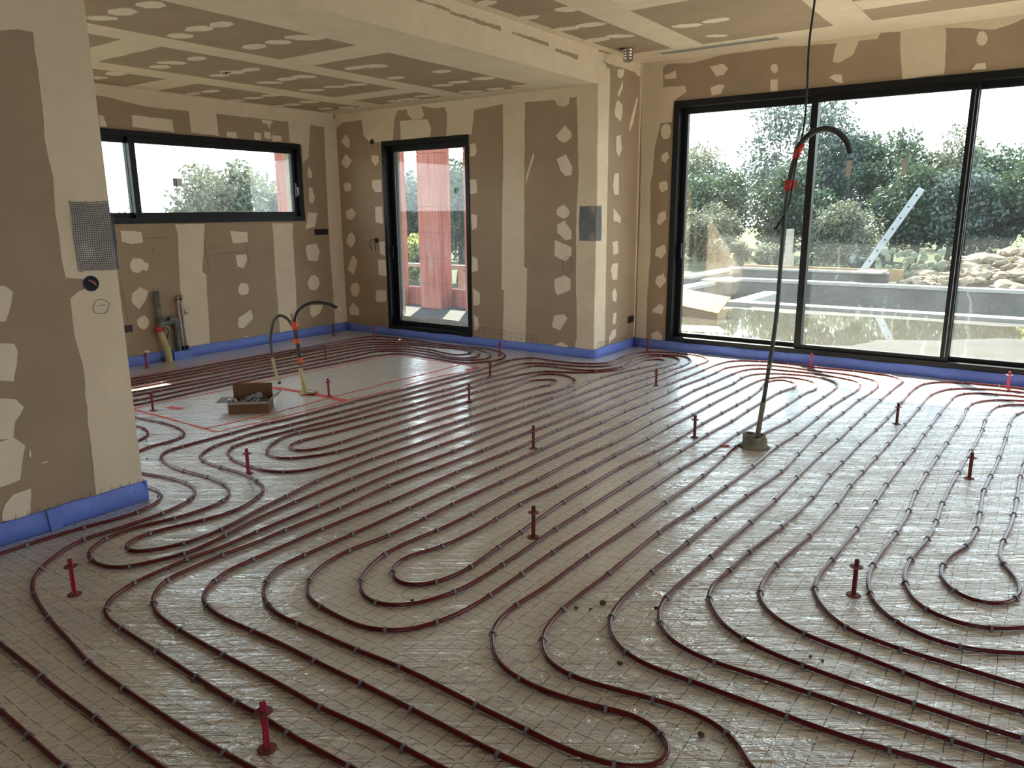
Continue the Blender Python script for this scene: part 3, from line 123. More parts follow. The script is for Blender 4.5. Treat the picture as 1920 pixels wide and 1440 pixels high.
# ------------------------------------------------------------------ materials
M = {}
def new_mat(name):
    m = bpy.data.materials.new(name); m.use_nodes = True; t = m.node_tree; t.nodes.clear()
    out = t.nodes.new('ShaderNodeOutputMaterial'); M[name] = m
    return m, t, out
def N(t, kind, **kw):
    n = t.nodes.new('ShaderNode' + kind)
    for k, v in kw.items():
        if k in ('operation', 'blend_type', 'noise_dimensions', 'feature', 'wave_type', 'bands_direction', 'data_type', 'interpolation_type', 'vector_type'): setattr(n, k, v)
        else: n.inputs[k].default_value = v
    return n
def L(t, a, b): t.links.new(a, b)
def mth(t, op, a, b=None, clamp=False):
    n = t.nodes.new('ShaderNodeMath'); n.operation = op; n.use_clamp = clamp
    for i, v in enumerate((a, b)):
        if v is None: continue
        if isinstance(v, (int, float)): n.inputs[i].default_value = v
        else: t.links.new(v, n.inputs[i])
    return n.outputs[0]
def mix_col(t, fac, a, b):
    n = t.nodes.new('ShaderNodeMix'); n.data_type = 'RGBA'
    for s, v in ((n.inputs[0], fac), (n.inputs[6], a), (n.inputs[7], b)):
        if isinstance(v, (int, float)): s.default_value = v
        elif isinstance(v, tuple): s.default_value = v if len(v) == 4 else v + (1,)
        else: t.links.new(v, s)
    return n.outputs[2]
def pmat(name, col, rough=0.6, var=0.08, scale=6.0, metal=0.0, bump=0.0, bscale=40.0, spec=0.5, col2=None, coat=0.0, stretch=None):
    m, t, out = new_mat(name)
    b = t.nodes.new('ShaderNodeBsdfPrincipled')
    g = t.nodes.new('ShaderNodeTexCoord'); mp = t.nodes.new('ShaderNodeMapping'); L(t, g.outputs['Object'], mp.inputs[0])
    if stretch: mp.inputs['Scale'].default_value = stretch
    nz = N(t, 'TexNoise', Scale=scale, Detail=5.0, Roughness=0.6); L(t, mp.outputs[0], nz.inputs['Vector'])
    rmp = t.nodes.new('ShaderNodeMapRange'); rmp.inputs[1].default_value = 0.3; rmp.inputs[2].default_value = 0.7; L(t, nz.outputs[0], rmp.inputs[0])
    c2 = col2 or tuple(min(1, c*(1+var)) for c in col); c1 = col if col2 else tuple(c*(1-var) for c in col)
    L(t, mix_col(t, rmp.outputs[0], c1, c2), b.inputs['Base Color'])
    b.inputs['Roughness'].default_value = rough; b.inputs['Metallic'].default_value = metal
    b.inputs['Specular IOR Level'].default_value = spec; b.inputs['Coat Weight'].default_value = coat
    if bump:
        n2 = N(t, 'TexNoise', Scale=bscale, Detail=4.0); L(t, mp.outputs[0], n2.inputs['Vector'])
        bp = t.nodes.new('ShaderNodeBump'); bp.inputs['Strength'].default_value = bump; bp.inputs['Distance'].default_value = 0.01
        L(t, n2.outputs[0], bp.inputs['Height']); L(t, bp.outputs[0], b.inputs['Normal'])
    L(t, b.outputs[0], out.inputs['Surface'])
    return m
pmat('board', (0.355, 0.263, 0.180), 0.9, 0.07, 3.0, spec=0.2, bump=0.05, bscale=200)
pmat('compound', (0.680, 0.565, 0.415), 0.75, 0.06, 5.0, spec=0.3, bump=0.08, bscale=60)
pmat('compound_pale', (0.72, 0.612, 0.475), 0.7, 0.05, 7.0, spec=0.3, bump=0.08, bscale=80)
pmat('black_frame', (0.0055, 0.006, 0.0075), 0.45, 0.1, 10, spec=0.25)
pmat('grey_gasket', (0.22, 0.24, 0.27), 0.5, 0.1, 10)
pmat('steel', (0.55, 0.56, 0.58), 0.3, 0.05, 20, metal=1.0)
pmat('blue_foam', (0.125, 0.195, 0.590), 0.55, 0.12, 9, bump=0.25, bscale=35)
pmat('pipe_red', (0.120, 0.0085, 0.0095), 0.27, 0.15, 3, spec=0.42)
pmat('clip_grey', (0.20, 0.205, 0.215), 0.5, 0.1, 30)
pmat('marker_red', (0.50, 0.020, 0.075), 0.5, 0.25, 22, col2=(0.22, 0.022, 0.040))
pmat('marker_disc', (0.27, 0.055, 0.055), 0.7, 0.25, 25, col2=(0.16, 0.055, 0.045))
pmat('marker_dull', (0.26, 0.030, 0.032), 0.6, 0.25, 22, col2=(0.12, 0.035, 0.028))
pmat('paint_red', (0.80, 0.070, 0.030), 0.55, 0.2, 40, col2=(0.62, 0.10, 0.06))
pmat('socket_red', (0.045, 0.006, 0.008), 0.5, 0.2, 20)
pmat('socket_black', (0.006, 0.006, 0.007), 0.5, 0.2, 20)
pmat('pvc_grey', (0.115, 0.120, 0.118), 0.4, 0.12, 10)
pmat('pipe_white', (0.52, 0.50, 0.46), 0.35, 0.08, 10)
pmat('brass', (0.35, 0.26, 0.14), 0.35, 0.1, 20, metal=0.9)
pmat('sleeve_beige', (0.42, 0.36, 0.17), 0.6, 0.15, 14, bump=0.4, bscale=60)
pmat('sleeve_dusty', (0.20, 0.18, 0.125), 0.85, 0.2, 14, bump=0.5, bscale=50)
pmat('conduit_black', (0.012, 0.013, 0.014), 0.45, 0.2, 10)
pmat('conduit_green', (0.040, 0.050, 0.036), 0.5, 0.2, 8)
pmat('cable_black', (0.008, 0.008, 0.010), 0.45, 0.1, 10)
pmat('tape_orange', (0.62, 0.075, 0.020), 0.5, 0.2, 20)
pmat('tape_red', (0.52, 0.035, 0.018), 0.5, 0.2, 20)
pmat('wire_red', (0.55, 0.05, 0.02), 0.5, 0.1, 20)
pmat('wire_blue', (0.03, 0.09, 0.35), 0.5, 0.1, 20)
pmat('mesh_blue', (0.065, 0.115, 0.200), 0.6, 0.2, 20)
pmat('pencil', (0.06, 0.05, 0.045), 0.9, 0.1, 20)
pmat('flap_line', (0.055, 0.035, 0.030), 0.8, 0.2, 20)
pmat('cardboard', (0.120, 0.068, 0.036), 0.85, 0.12, 12, spec=0.2)
pmat('cardboard_pale', (0.26, 0.225, 0.195), 0.8, 0.08, 12, spec=0.2)
pmat('plastic_bag', (0.65, 0.66, 0.66), 0.25, 0.1, 20)
pmat('alu_foil', (0.62, 0.58, 0.55), 0.22, 0.1, 30, metal=1.0)
pmat('grille_white', (0.66, 0.61, 0.53), 0.5, 0.05, 10)
pmat('dark_gap', (0.012, 0.011, 0.010), 0.8, 0.1, 10)
pmat('sticker', (0.34, 0.32, 0.29), 0.7, 0.05, 30)
pmat('sticker_white', (0.72, 0.70, 0.66), 0.6, 0.05, 30)
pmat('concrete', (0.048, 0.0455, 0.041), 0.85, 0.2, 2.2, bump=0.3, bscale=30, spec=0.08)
pmat('concrete_dark', (0.080, 0.077, 0.073), 0.9, 0.3, 1.6, bump=0.3, bscale=25, spec=0.08)
pmat('bounce_gravel', (0.60, 0.56, 0.49), 0.95, 0.12, 3, bump=0.4, bscale=40, spec=0.08)  # kept pale so the unseen yard throws sunlight indoors
pmat('coping', (0.24, 0.23, 0.205), 0.85, 0.12, 6, bump=0.3, bscale=30, spec=0.08)
pmat('earth', (0.060, 0.058, 0.033), 0.95, 0.3, 0.7, col2=(0.035, 0.052, 0.020), bump=0.5, bscale=6, spec=0.08)
pmat('plank', (0.27, 0.17, 0.09), 0.8, 0.2, 10, stretch=(1, 8, 8), spec=0.08)
pmat('plank_grey', (0.28, 0.255, 0.21), 0.85, 0.2, 10, spec=0.08)
pmat('ply_yellow', (0.20, 0.115, 0.006), 0.7, 0.08, 5, spec=0.08)
pmat('alu_rule', (0.27, 0.29, 0.30), 0.45, 0.1, 8, metal=0.25)
pmat('rock', (0.19, 0.145, 0.098), 0.9, 0.35, 3, bump=0.6, bscale=9, spec=0.08)
pmat('mud', (0.10, 0.075, 0.045), 0.95, 0.3, 60)
pmat('bark', (0.07, 0.055, 0.045), 0.9, 0.3, 9, bump=0.5, bscale=20)
pmat('cactus', (0.10, 0.125, 0.075), 0.7, 0.2, 9)
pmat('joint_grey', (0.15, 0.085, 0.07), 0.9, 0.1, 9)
pmat('roof_render', (0.55, 0.52, 0.47), 0.9, 0.06, 4)

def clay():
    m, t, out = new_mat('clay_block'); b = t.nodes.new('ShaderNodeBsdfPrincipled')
    g = t.nodes.new('ShaderNodeTexCoord'); mpc = t.nodes.new('ShaderNodeMapping'); mpc.inputs['Scale'].default_value = (26, 26, 0.7); L(t, g.outputs['Object'], mpc.inputs[0])  # vertical streaks in the colour stand in for groove shading
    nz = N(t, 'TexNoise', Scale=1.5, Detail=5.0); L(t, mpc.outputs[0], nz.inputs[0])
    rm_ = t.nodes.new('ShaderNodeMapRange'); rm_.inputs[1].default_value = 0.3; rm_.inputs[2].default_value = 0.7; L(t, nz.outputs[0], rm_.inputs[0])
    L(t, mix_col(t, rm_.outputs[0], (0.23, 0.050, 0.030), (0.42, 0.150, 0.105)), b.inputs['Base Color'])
    b.inputs['Roughness'].default_value = 0.85
    sp = t.nodes.new('ShaderNodeSeparateXYZ'); L(t, g.outputs['Object'], sp.inputs[0])
    s = mth(t, 'ADD', sp.outputs[0], sp.outputs[1]); w = mth(t, 'PINGPONG', s, 0.0125)
    bp = t.nodes.new('ShaderNodeBump'); bp.inputs['Strength'].default_value = 0.9; bp.inputs['Distance'].default_value = 0.5
    L(t, w, bp.inputs['Height']); L(t, bp.outputs[0], b.inputs['Normal']); L(t, b.outputs[0], out.inputs[0])
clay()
def leaf(name, c1, c2, trans):
    m, t, out = new_mat(name)
    g = t.nodes.new('ShaderNodeTexCoord'); nz = N(t, 'TexNoise', Scale=2.2, Detail=3.0); L(t, g.outputs['Object'], nz.inputs[0])
    rmp = t.nodes.new('ShaderNodeMapRange'); rmp.inputs[1].default_value = 0.35; rmp.inputs[2].default_value = 0.65; L(t, nz.outputs[0], rmp.inputs[0])
    c = mix_col(t, rmp.outputs[0], c1, c2)
    b = t.nodes.new('ShaderNodeBsdfPrincipled'); L(t, c, b.inputs['Base Color']); b.inputs['Roughness'].default_value = 0.45
    tr = t.nodes.new('ShaderNodeBsdfTranslucent'); L(t, c, tr.inputs[0])
    mx = t.nodes.new('ShaderNodeMixShader'); mx.inputs[0].default_value = trans
    L(t, b.outputs[0], mx.inputs[1]); L(t, tr.outputs[0], mx.inputs[2]); L(t, mx.outputs[0], out.inputs[0])
leaf('leaf_dark', (0.030, 0.052, 0.026), (0.055, 0.080, 0.040), 0.30)
leaf('leaf_olive', (0.080, 0.092, 0.056), (0.135, 0.142, 0.090), 0.30)
leaf('leaf_blue', (0.048, 0.074, 0.060), (0.085, 0.108, 0.088), 0.30)
leaf('leaf_yellow', (0.20, 0.24, 0.055), (0.32, 0.32, 0.10), 0.45)

def film():
    m, t, out = new_mat('film'); b = t.nodes.new('ShaderNodeBsdfPrincipled')
    g = t.nodes.new('ShaderNodeNewGeometry'); sp = t.nodes.new('ShaderNodeSeparateXYZ'); L(t, g.outputs['Position'], sp.inputs[0])
    # the printed sheet lies slightly wavy
    wn = N(t, 'TexNoise', Scale=1.3, Detail=2.0); L(t, g.outputs['Position'], wn.inputs[0])
    wob = mth(t, 'MULTIPLY', mth(t, 'SUBTRACT', wn.outputs[0], 0.5), 0.05)
    X = mth(t, 'ADD', sp.outputs[0], wob); Y = mth(t, 'ADD', sp.outputs[1], wob)
    def grid(a, other):
        fa = mth(t, 'FRACT', mth(t, 'MULTIPLY', a, 10.0)); fo = mth(t, 'FRACT', mth(t, 'MULTIPLY', other, 10.0))
        d1 = mth(t, 'PINGPONG', mth(t, 'MULTIPLY', a, 10.0), 0.5)                # 0 on solid lines
        do = mth(t, 'PINGPONG', mth(t, 'MULTIPLY', other, 10.0), 0.5)
        solid = mth(t, 'MULTIPLY', mth(t, 'LESS_THAN', d1, 0.0135), mth(t, 'GREATER_THAN', do, 0.10))
        d2 = mth(t, 'SUBTRACT', 0.5, d1)
        dash = mth(t, 'LESS_THAN', mth(t, 'FRACT', mth(t, 'MULTIPLY', other, 80.0)), 0.55)
        dashed = mth(t, 'MULTIPLY', mth(t, 'LESS_THAN', d2, 0.0125), dash)
        return mth(t, 'MAXIMUM', solid, dashed)
    lines = mth(t, 'MAXIMUM', grid(X, Y), grid(Y, X))
    n1 = N(t, 'TexNoise', Scale=2.5, Detail=6.0, Roughness=0.65); L(t, g.outputs['Position'], n1.inputs[0])
    rm = t.nodes.new('ShaderNodeMapRange'); rm.inputs[1].default_value = 0.3; rm.inputs[2].default_value = 0.75; L(t, n1.outputs[0], rm.inputs[0])
    base = mix_col(t, rm.outputs[0], (0.80, 0.770, 0.680), (0.88, 0.855, 0.775))
    n3 = N(t, 'TexNoise', Scale=14.0, Detail=8.0, Roughness=0.7); L(t, g.outputs['Position'], n3.inputs[0])
    dirt = mth(t, 'MULTIPLY', mth(t, 'GREATER_THAN', n3.outputs[0], 0.73), 0.6)
    base = mix_col(t, dirt, base, (0.16, 0.13, 0.09))
    L(t, mix_col(t, mth(t, 'MULTIPLY', lines, 0.95), base, (0.035, 0.028, 0.026)), b.inputs['Base Color'])
    b.inputs['Roughness'].default_value = 0.42; b.inputs['Specular IOR Level'].default_value = 0.5; b.inputs['Metallic'].default_value = 0.16
    b.inputs['Coat Weight'].default_value = 1.0; b.inputs['Coat Roughness'].default_value = 0.045; b.inputs['Coat IOR'].default_value = 2.05
    # creases of the loose film: long folds across the room plus small crumples
    mp = t.nodes.new('ShaderNodeMapping'); mp.inputs['Rotation'].default_value = (0, 0, -0.62); L(t, g.outputs['Position'], mp.inputs[0])
    mp2 = t.nodes.new('ShaderNodeMapping'); mp2.inputs['Scale'].default_value = (0.85, 14.0, 1); L(t, mp.outputs[0], mp2.inputs[0])
    f1 = N(t, 'TexNoise', Scale=1.0, Detail=3.0, Roughness=0.55, Distortion=0.9); L(t, mp2.outputs[0], f1.inputs[0])
    mp3 = t.nodes.new('ShaderNodeMapping'); mp3.inputs['Scale'].default_value = (4.0, 9.0, 1); mp3.inputs['Rotation'].default_value = (0, 0, 0.5); L(t, mp.outputs[0], mp3.inputs[0])
    f2 = N(t, 'TexNoise', Scale=1.6, Detail=4.0, Roughness=0.6, Distortion=1.4); L(t, mp3.outputs[0], f2.inputs[0])
    n5 = N(t, 'TexNoise', Scale=0.55, Detail=1.0); L(t, g.outputs['Position'], n5.inputs[0])
    # the film lies looser (more creased) by the wide window and round the column than over the long straight runs
    def ramp(a, lo, hi):
        r = t.nodes.new('ShaderNodeMapRange'); r.interpolation_type = 'SMOOTHSTEP'; r.inputs[1].default_value = lo; r.inputs[2].default_value = hi; L(t, a, r.inputs[0]); return r.outputs[0]
    xn = mth(t, 'ADD', sp.outputs[0], mth(t, 'MULTIPLY', mth(t, 'SUBTRACT', n5.outputs[0], 0.5), 2.4))
    rt = mth(t, 'MULTIPLY', ramp(xn, -1.9, -0.9), ramp(mth(t, 'MULTIPLY', sp.outputs[1], -1.0), -8.5, -5.0))
    lf = mth(t, 'MULTIPLY', ramp(mth(t, 'MULTIPLY', xn, -1.0), 2.3, 3.0), ramp(mth(t, 'MULTIPLY', sp.outputs[1], -1.0), -3.9, -2.7))
    pat = ramp(n5.outputs[0], 0.52, 0.66)
    am = mth(t, 'ADD', 0.20, mth(t, 'MULTIPLY', mth(t, 'MAXIMUM', mth(t, 'MAXIMUM', rt, mth(t, 'MULTIPLY', lf, 0.55)), mth(t, 'MULTIPLY', pat, 0.55)), 0.87))
    def ridge(o):      # sharp crests between soft troughs
        return mth(t, 'POWER', mth(t, 'SUBTRACT', 1.0, mth(t, 'ABSOLUTE', mth(t, 'SUBTRACT', mth(t, 'MULTIPLY', o, 2.0), 1.0))), 3.0)
    h = mth(t, 'MULTIPLY', mth(t, 'ADD', mth(t, 'MULTIPLY', ridge(f1.outputs[0]), 0.55), mth(t, 'MULTIPLY', ridge(f2.outputs[0]), 0.30)), am)
    bp = t.nodes.new('ShaderNodeBump'); bp.inputs['Strength'].default_value = 1.0; bp.inputs['Distance'].default_value = 0.015
    L(t, h, bp.inputs['Height']); L(t, bp.outputs[0], b.inputs['Coat Normal'])
    bp2 = t.nodes.new('ShaderNodeBump'); bp2.inputs['Strength'].default_value = 1.0; bp2.inputs['Distance'].default_value = 0.014
    L(t, h, bp2.inputs['Height']); L(t, bp2.outputs[0], b.inputs['Normal'])
    L(t, b.outputs[0], out.inputs[0])
film()
def glass(name, dust, seed):
    m, t, out = new_mat(name)
    g = t.nodes.new('ShaderNodeNewGeometry')
    mp = t.nodes.new('ShaderNodeMapping'); mp.inputs['Location'].default_value = (seed, seed*1.7, 0); L(t, g.outputs['Position'], mp.inputs[0])
    a = N(t, 'TexNoise', Scale=1.1, Detail=5.0, Roughness=0.65, Distortion=1.0); L(t, mp.outputs[0], a.inputs[0])
    r1 = t.nodes.new('ShaderNodeMapRange'); r1.inputs[1].default_value = 0.3; r1.inputs[2].default_value = 0.75; r1.inputs[3].default_value = 0.55; r1.inputs[4].default_value = 1.35; L(t, a.outputs[0], r1.inputs[0])
    sp = N(t, 'TexNoise', Scale=130.0, Detail=2.0, Roughness=0.6); L(t, mp.outputs[0], sp.inputs[0])
    r2 = t.nodes.new('ShaderNodeMapRange'); r2.inputs[1].default_value = 0.64; r2.inputs[2].default_value = 0.70; L(t, sp.outputs[0], r2.inputs[0])
    sw = N(t, 'TexWave', Scale=2.3, Distortion=9.0, Detail=3.0); L(t, mp.outputs[0], sw.inputs[0])
    r3 = t.nodes.new('ShaderNodeMapRange'); r3.inputs[1].default_value = 0.86; r3.inputs[2].default_value = 1.0; L(t, sw.outputs[1], r3.inputs[0])
    smear = mth(t, 'MULTIPLY', r3.outputs[0], mth(t, 'GREATER_THAN', a.outputs[0], 0.60))
    d = mth(t, 'ADD', mth(t, 'MULTIPLY', r1.outputs[0], dust), mth(t, 'ADD', mth(t, 'MULTIPLY', r2.outputs[0], dust*4.0), mth(t, 'MULTIPLY', smear, dust*1.5)), clamp=True)
    tp = t.nodes.new('ShaderNodeBsdfTransparent'); tp.inputs[0].default_value = (0.93, 0.965, 0.955, 1)
    gl = t.nodes.new('ShaderNodeBsdfGlossy'); gl.inputs['Roughness'].default_value = 0.02
    fr = t.nodes.new('ShaderNodeLayerWeight'); frs = mth(t, 'ADD', mth(t, 'MULTIPLY', mth(t, 'POWER', fr.outputs['Facing'], 5.0), 0.96), 0.04)
    m1 = t.nodes.new('ShaderNodeMixShader'); L(t, frs, m1.inputs[0]); L(t, tp.outputs[0], m1.inputs[1]); L(t, gl.outputs[0], m1.inputs[2])
    tr = t.nodes.new('ShaderNodeBsdfTranslucent'); tr.inputs[0].default_value = (0.80, 0.87, 0.90, 1)
    df = t.nodes.new('ShaderNodeBsdfDiffuse'); df.inputs[0].default_value = (0.75, 0.74, 0.70, 1)
    m2 = t.nodes.new('ShaderNodeMixShader'); m2.inputs[0].default_value = 0.30; L(t, tr.outputs[0], m2.inputs[1]); L(t, df.outputs[0], m2.inputs[2])
    m3 = t.nodes.new('ShaderNodeMixShader'); L(t, d, m3.inputs[0]); L(t, m1.outputs[0], m3.inputs[1]); L(t, m2.outputs[0], m3.inputs[2])
    L(t, m3.outputs[0], out.inputs[0])
glass('glass_dusty', 0.013, 3.0)
glass('glass_door', 0.045, 11.0)
glass('glass_small', 0.014, 23.0)
def water():
    m, t, out = new_mat('puddle_water'); b = t.nodes.new('ShaderNodeBsdfPrincipled')
    b.inputs['Base Color'].default_value = (0.10, 0.085, 0.06, 1); b.inputs['Roughness'].default_value = 0.03; b.inputs['IOR'].default_value = 1.6
    b.inputs['Coat Weight'].default_value = 1.0; b.inputs['Coat IOR'].default_value = 1.5
    g = t.nodes.new('ShaderNodeNewGeometry'); nz = N(t, 'TexNoise', Scale=3.0, Detail=2.0); L(t, g.outputs['Position'], nz.inputs[0])
    bp = t.nodes.new('ShaderNodeBump'); bp.inputs['Strength'].default_value = 0.02; L(t, nz.outputs[0], bp.inputs['Height']); L(t, bp.outputs[0], b.inputs['Normal'])
    L(t, b.outputs[0], out.inputs[0])
water()
def clear_film():
    m, t, out = new_mat('clear_film')
    tp = t.nodes.new('ShaderNodeBsdfTransparent'); gl = t.nodes.new('ShaderNodeBsdfPrincipled'); gl.inputs['Base Color'].default_value = (0.7, 0.72, 0.74, 1); gl.inputs['Roughness'].default_value = 0.15
    nz = N(t, 'TexNoise', Scale=20.0); mx = t.nodes.new('ShaderNodeMixShader'); L(t, mth(t, 'MULTIPLY', nz.outputs[0], 0.6), mx.inputs[0]); L(t, tp.outputs[0], mx.inputs[1]); L(t, gl.outputs[0], mx.inputs[2])
    L(t, mx.outputs[0], out.inputs[0])
clear_film()

# ------------------------------------------------------------------ geometry helpers
class Geo:
    def __init__(s): s.v = []; s.f = []; s.smooth = False
    def box(s, x0, x1, y0, y1, z0, z1, mat=None):
        b = len(s.v)
        pts = [(x0,y0,z0),(x1,y0,z0),(x1,y1,z0),(x0,y1,z0),(x0,y0,z1),(x1,y0,z1),(x1,y1,z1),(x0,y1,z1)]
        if mat is not None: pts = [tuple(mat @ Vector(p)) for p in pts]
        s.v += pts
        s.f += [tuple(b+i for i in q) for q in ((0,3,2,1),(4,5,6,7),(0,1,5,4),(1,2,6,5),(2,3,7,6),(3,0,4,7))]
        return s
    def quad(s, a, b, c, d):
        i = len(s.v); s.v += [tuple(a), tuple(b), tuple(c), tuple(d)]; s.f.append((i, i+1, i+2, i+3)); return s
    def tube(s, pts, r, n=8, caps=True):
        pts = [Vector(p) for p in pts]; k = len(pts); rad = r if isinstance(r, (list, tuple)) else [r]*k
        T = []
        for i in range(k):
            d = pts[min(i+1, k-1)] - pts[max(i-1, 0)]; T.append(d.normalized() if d.length > 1e-9 else Vector((0,0,1)))
        up = Vector((0,0,1)) if abs(T[0].z) < 0.9 else Vector((1,0,0))
        a = T[0].cross(up).normalized(); base = len(s.v)
        for i in range(k):
            if i: a = (a - T[i]*a.dot(T[i])).normalized()
            b = T[i].cross(a)
            for j in range(n):
                w = 2*math.pi*j/n; s.v.append(tuple(pts[i] + (a*math.cos(w) + b*math.sin(w))*rad[i]))
        for i in range(k-1):
            for j in range(n):
                p = base+i*n; q = p+n; j2 = (j+1) % n
                s.f.append((p+j, p+j2, q+j2, q+j))
        if caps:
            s.f.append(tuple(base+j for j in reversed(range(n)))); s.f.append(tuple(base+(k-1)*n+j for j in range(n)))
        s.smooth = True
        return s
    def lathe(s, prof, n=16, c=(0,0,0)):
        base = len(s.v)
        for r, z in prof:
            for j in range(n):
                w = 2*math.pi*j/n; s.v.append((c[0]+r*math.cos(w), c[1]+r*math.sin(w), c[2]+z))
        for i in range(len(prof)-1):
            for j in range(n):
                p = base+i*n; q = p+n; j2 = (j+1) % n
                s.f.append((p+j, p+j2, q+j2, q+j))
        s.f.append(tuple(base+j for j in reversed(range(n)))); s.f.append(tuple(base+(len(prof)-1)*n+j for j in range(n)))
        return s
    def sheet(s, poly, org, eu, ev, en, th):
        """thin plate with an outline given in the (eu, ev) plane, thickness th along en"""
        b = len(s.v); n = len(poly); org, eu, ev, en = map(Vector, (org, eu, ev, en))
        s.v += [tuple(org+eu*u+ev*v) for u, v in poly] + [tuple(org+eu*u+ev*v+en*th) for u, v in poly]
        s.f.append(tuple(b+n+i for i in range(n)))
        for i in range(n):
            j = (i+1) % n; s.f.append((b+i, b+j, b+n+j, b+n+i))
        return s
def obj(name, geo, mat, parent=None, label=None, cat=None, group=None, kind=None, loc=None, rotz=0.0, tri=False, smooth=None):
    me = bpy.data.meshes.new(name); me.from_pydata(geo.v, [], geo.f)
    bm = bmesh.new(); bm.from_mesh(me)
    if tri: bmesh.ops.triangulate(bm, faces=[f for f in bm.faces if len(f.verts) > 4], ngon_method='EAR_CLIP')
    bmesh.ops.recalc_face_normals(bm, faces=bm.faces) if not tri else None
    bm.to_mesh(me); bm.free()
    sm = geo.smooth if smooth is None else smooth
    if sm: me.polygons.foreach_set('use_smooth', [True]*len(me.polygons))
    me.materials.append(M[mat]); me.update()
    o = bpy.data.objects.new(name, me); COL.objects.link(o)
    if parent is not None: o.parent = parent
    if loc is not None: o.location = loc
    o.rotation_euler.z = rotz
    tag(o, label, cat, group, kind)
    return o
def tag(o, label=None, cat=None, group=None, kind=None):
    if label: o['label'] = label
    if cat: o['category'] = cat
    if group: o['group'] = group
    if kind: o['kind'] = kind
    return o
def thing(name, label, cat, loc=(0,0,0), group=None, kind=None, rotz=0.0):
    o = bpy.data.objects.new(name, None); COL.objects.link(o); o.location = loc; o.rotation_euler.z = rotz; o.empty_display_size = 0.1
    return tag(o, label, cat, group, kind)
def copy_tree(o, parent=None):
    c = o.copy(); COL.objects.link(c); c.parent = parent
    for ch in o.children: copy_tree(ch, c)
    return c
def bez(pts, n=10):
    """smooth path (centripetal Catmull-Rom) through the points"""
    P = []
    for p in pts:
        p = Vector(p)
        if not P or (p-P[-1]).length > 0.004: P.append(p)
    Q = [2*P[0]-P[1]] + P + [2*P[-1]-P[-2]]; out = []
    for i in range(1, len(Q)-2):
        p0, p1, p2, p3 = Q[i-1:i+3]
        t0 = 0.0; t1 = t0+math.sqrt((p1-p0).length)+1e-9; t2 = t1+math.sqrt((p2-p1).length)+1e-9; t3 = t2+math.sqrt((p3-p2).length)+1e-9
        m = n if n else max(2, int((p2-p1).length/0.012))
        for k in range(m):
            t = t1+(t2-t1)*k/m
            a1 = p0*((t1-t)/(t1-t0))+p1*((t-t0)/(t1-t0)); a2 = p1*((t2-t)/(t2-t1))+p2*((t-t1)/(t2-t1)); a3 = p2*((t3-t)/(t3-t2))+p3*((t-t2)/(t3-t2))
            b1 = a1*((t2-t)/(t2-t0))+a2*((t-t0)/(t2-t0)); b2 = a2*((t3-t)/(t3-t1))+a3*((t-t1)/(t3-t1))
            out.append(b1*((t2-t)/(t2-t1))+b2*((t-t1)/(t2-t1)))
    return out + [P[-1]]
def resample(P, step=0.028, sm=5):
    q = bez([(a, b, 0) for a, b in P], 0); d = [0.0]
    for i in range(1, len(q)): d.append(d[-1]+(q[i]-q[i-1]).length)
    n = max(3, int(d[-1]/step)); out = []; j = 0
    for k in range(n+1):
        u = d[-1]*k/n
        while j < len(d)-2 and d[j+1] < u: j += 1
        w = (u-d[j])/max(1e-9, d[j+1]-d[j]); out.append(q[j].lerp(q[j+1], min(1, max(0, w))))
    for _ in range(sm): out = [out[0]] + [out[i-1]*0.25+out[i]*0.5+out[i+1]*0.25 for i in range(1, n)] + [out[-1]]
    return out
EDGES_U = (-7.545, 6.83, -3.83, 7.745, 1.985, -4.05, -3.84); EDGES_V = (0.0, 2.705, 3.015, 6.83, 7.745)
def ragged(poly, amp, seg=0.05, seed=0):
    """subdivide an outline and roughen it, except where it runs along a wall edge"""
    rr = random.Random(seed); out = []
    for i, (u, v) in enumerate(poly):
        u2, v2 = poly[(i+1) % len(poly)]; l = math.hypot(u2-u, v2-v); k = max(1, min(14, int(l/seg)))
        for j in range(k):
            w = j/k; a = amp if j else amp*0.3
            fu = any(abs(u-e) < 2e-3 and (j == 0 or abs(u2-e) < 2e-3) for e in EDGES_U); fv = any(abs(v-e) < 2e-3 and (j == 0 or abs(v2-e) < 2e-3) for e in EDGES_V)
            out.append((u+(u2-u)*w+(0 if fu else rr.uniform(-a, a)), v+(v2-v)*w+(0 if fv else rr.uniform(-a, a))))
    return out

# ------------------------------------------------------------------ the setting
XL, YD, XP, YW, XC = -7.545, 6.83, -3.83, 7.745, -3.86
ZK, ZM = 2.705, 3.015
fl = Geo().box(-7.6, -3.9, -3.2, 6.86, -0.25, 0.0).box(-3.9, 5.2, -4.2, 7.90, -0.25, 0.0)
floor = obj('floor', fl, 'film', label='floor of insulation under clear film printed with a dark grid', kind='structure')
# left kitchen wall with the long window
wl = Geo()
wl.box(XL-0.3, XL, -3.2, -2.9, 0, ZK).box(XL-0.3, XL, 1.3, 2.15, 0, ZK).box(XL-0.3, XL, -2.9, 1.3, 2.5, ZK).box(XL-0.3, XL, 6.24, YD+0.3, 0, ZK).box(XL-0.3, XL, 2.15, 6.24, 0, 1.42).box(XL-0.3, XL, 2.15, 6.24, 2.31, ZK)  # includes an unseen opening behind the column, added to brighten the kitchen
wall_left = obj('wall_left', wl, 'board', label='brown plasterboard kitchen wall with the long low window', kind='structure')
wd = Geo().box(XL, -6.765, YD, YD+0.3, 0, ZK).box(-5.44, -4.1, YD, YD+0.3, 0, ZK).box(-6.765, -5.44, YD, YD+0.3, 2.335, ZK).box(-6.765, -5.44, YD, YD+0.3, -0.2, 0.085)
wall_door = obj('wall_kitchen', wd, 'board', label='brown plasterboard kitchen wall around the tall glazed door', kind='structure')
wr = Geo().box(-4.1, XP, YD, YW+0.3, 0, ZM+0.1)
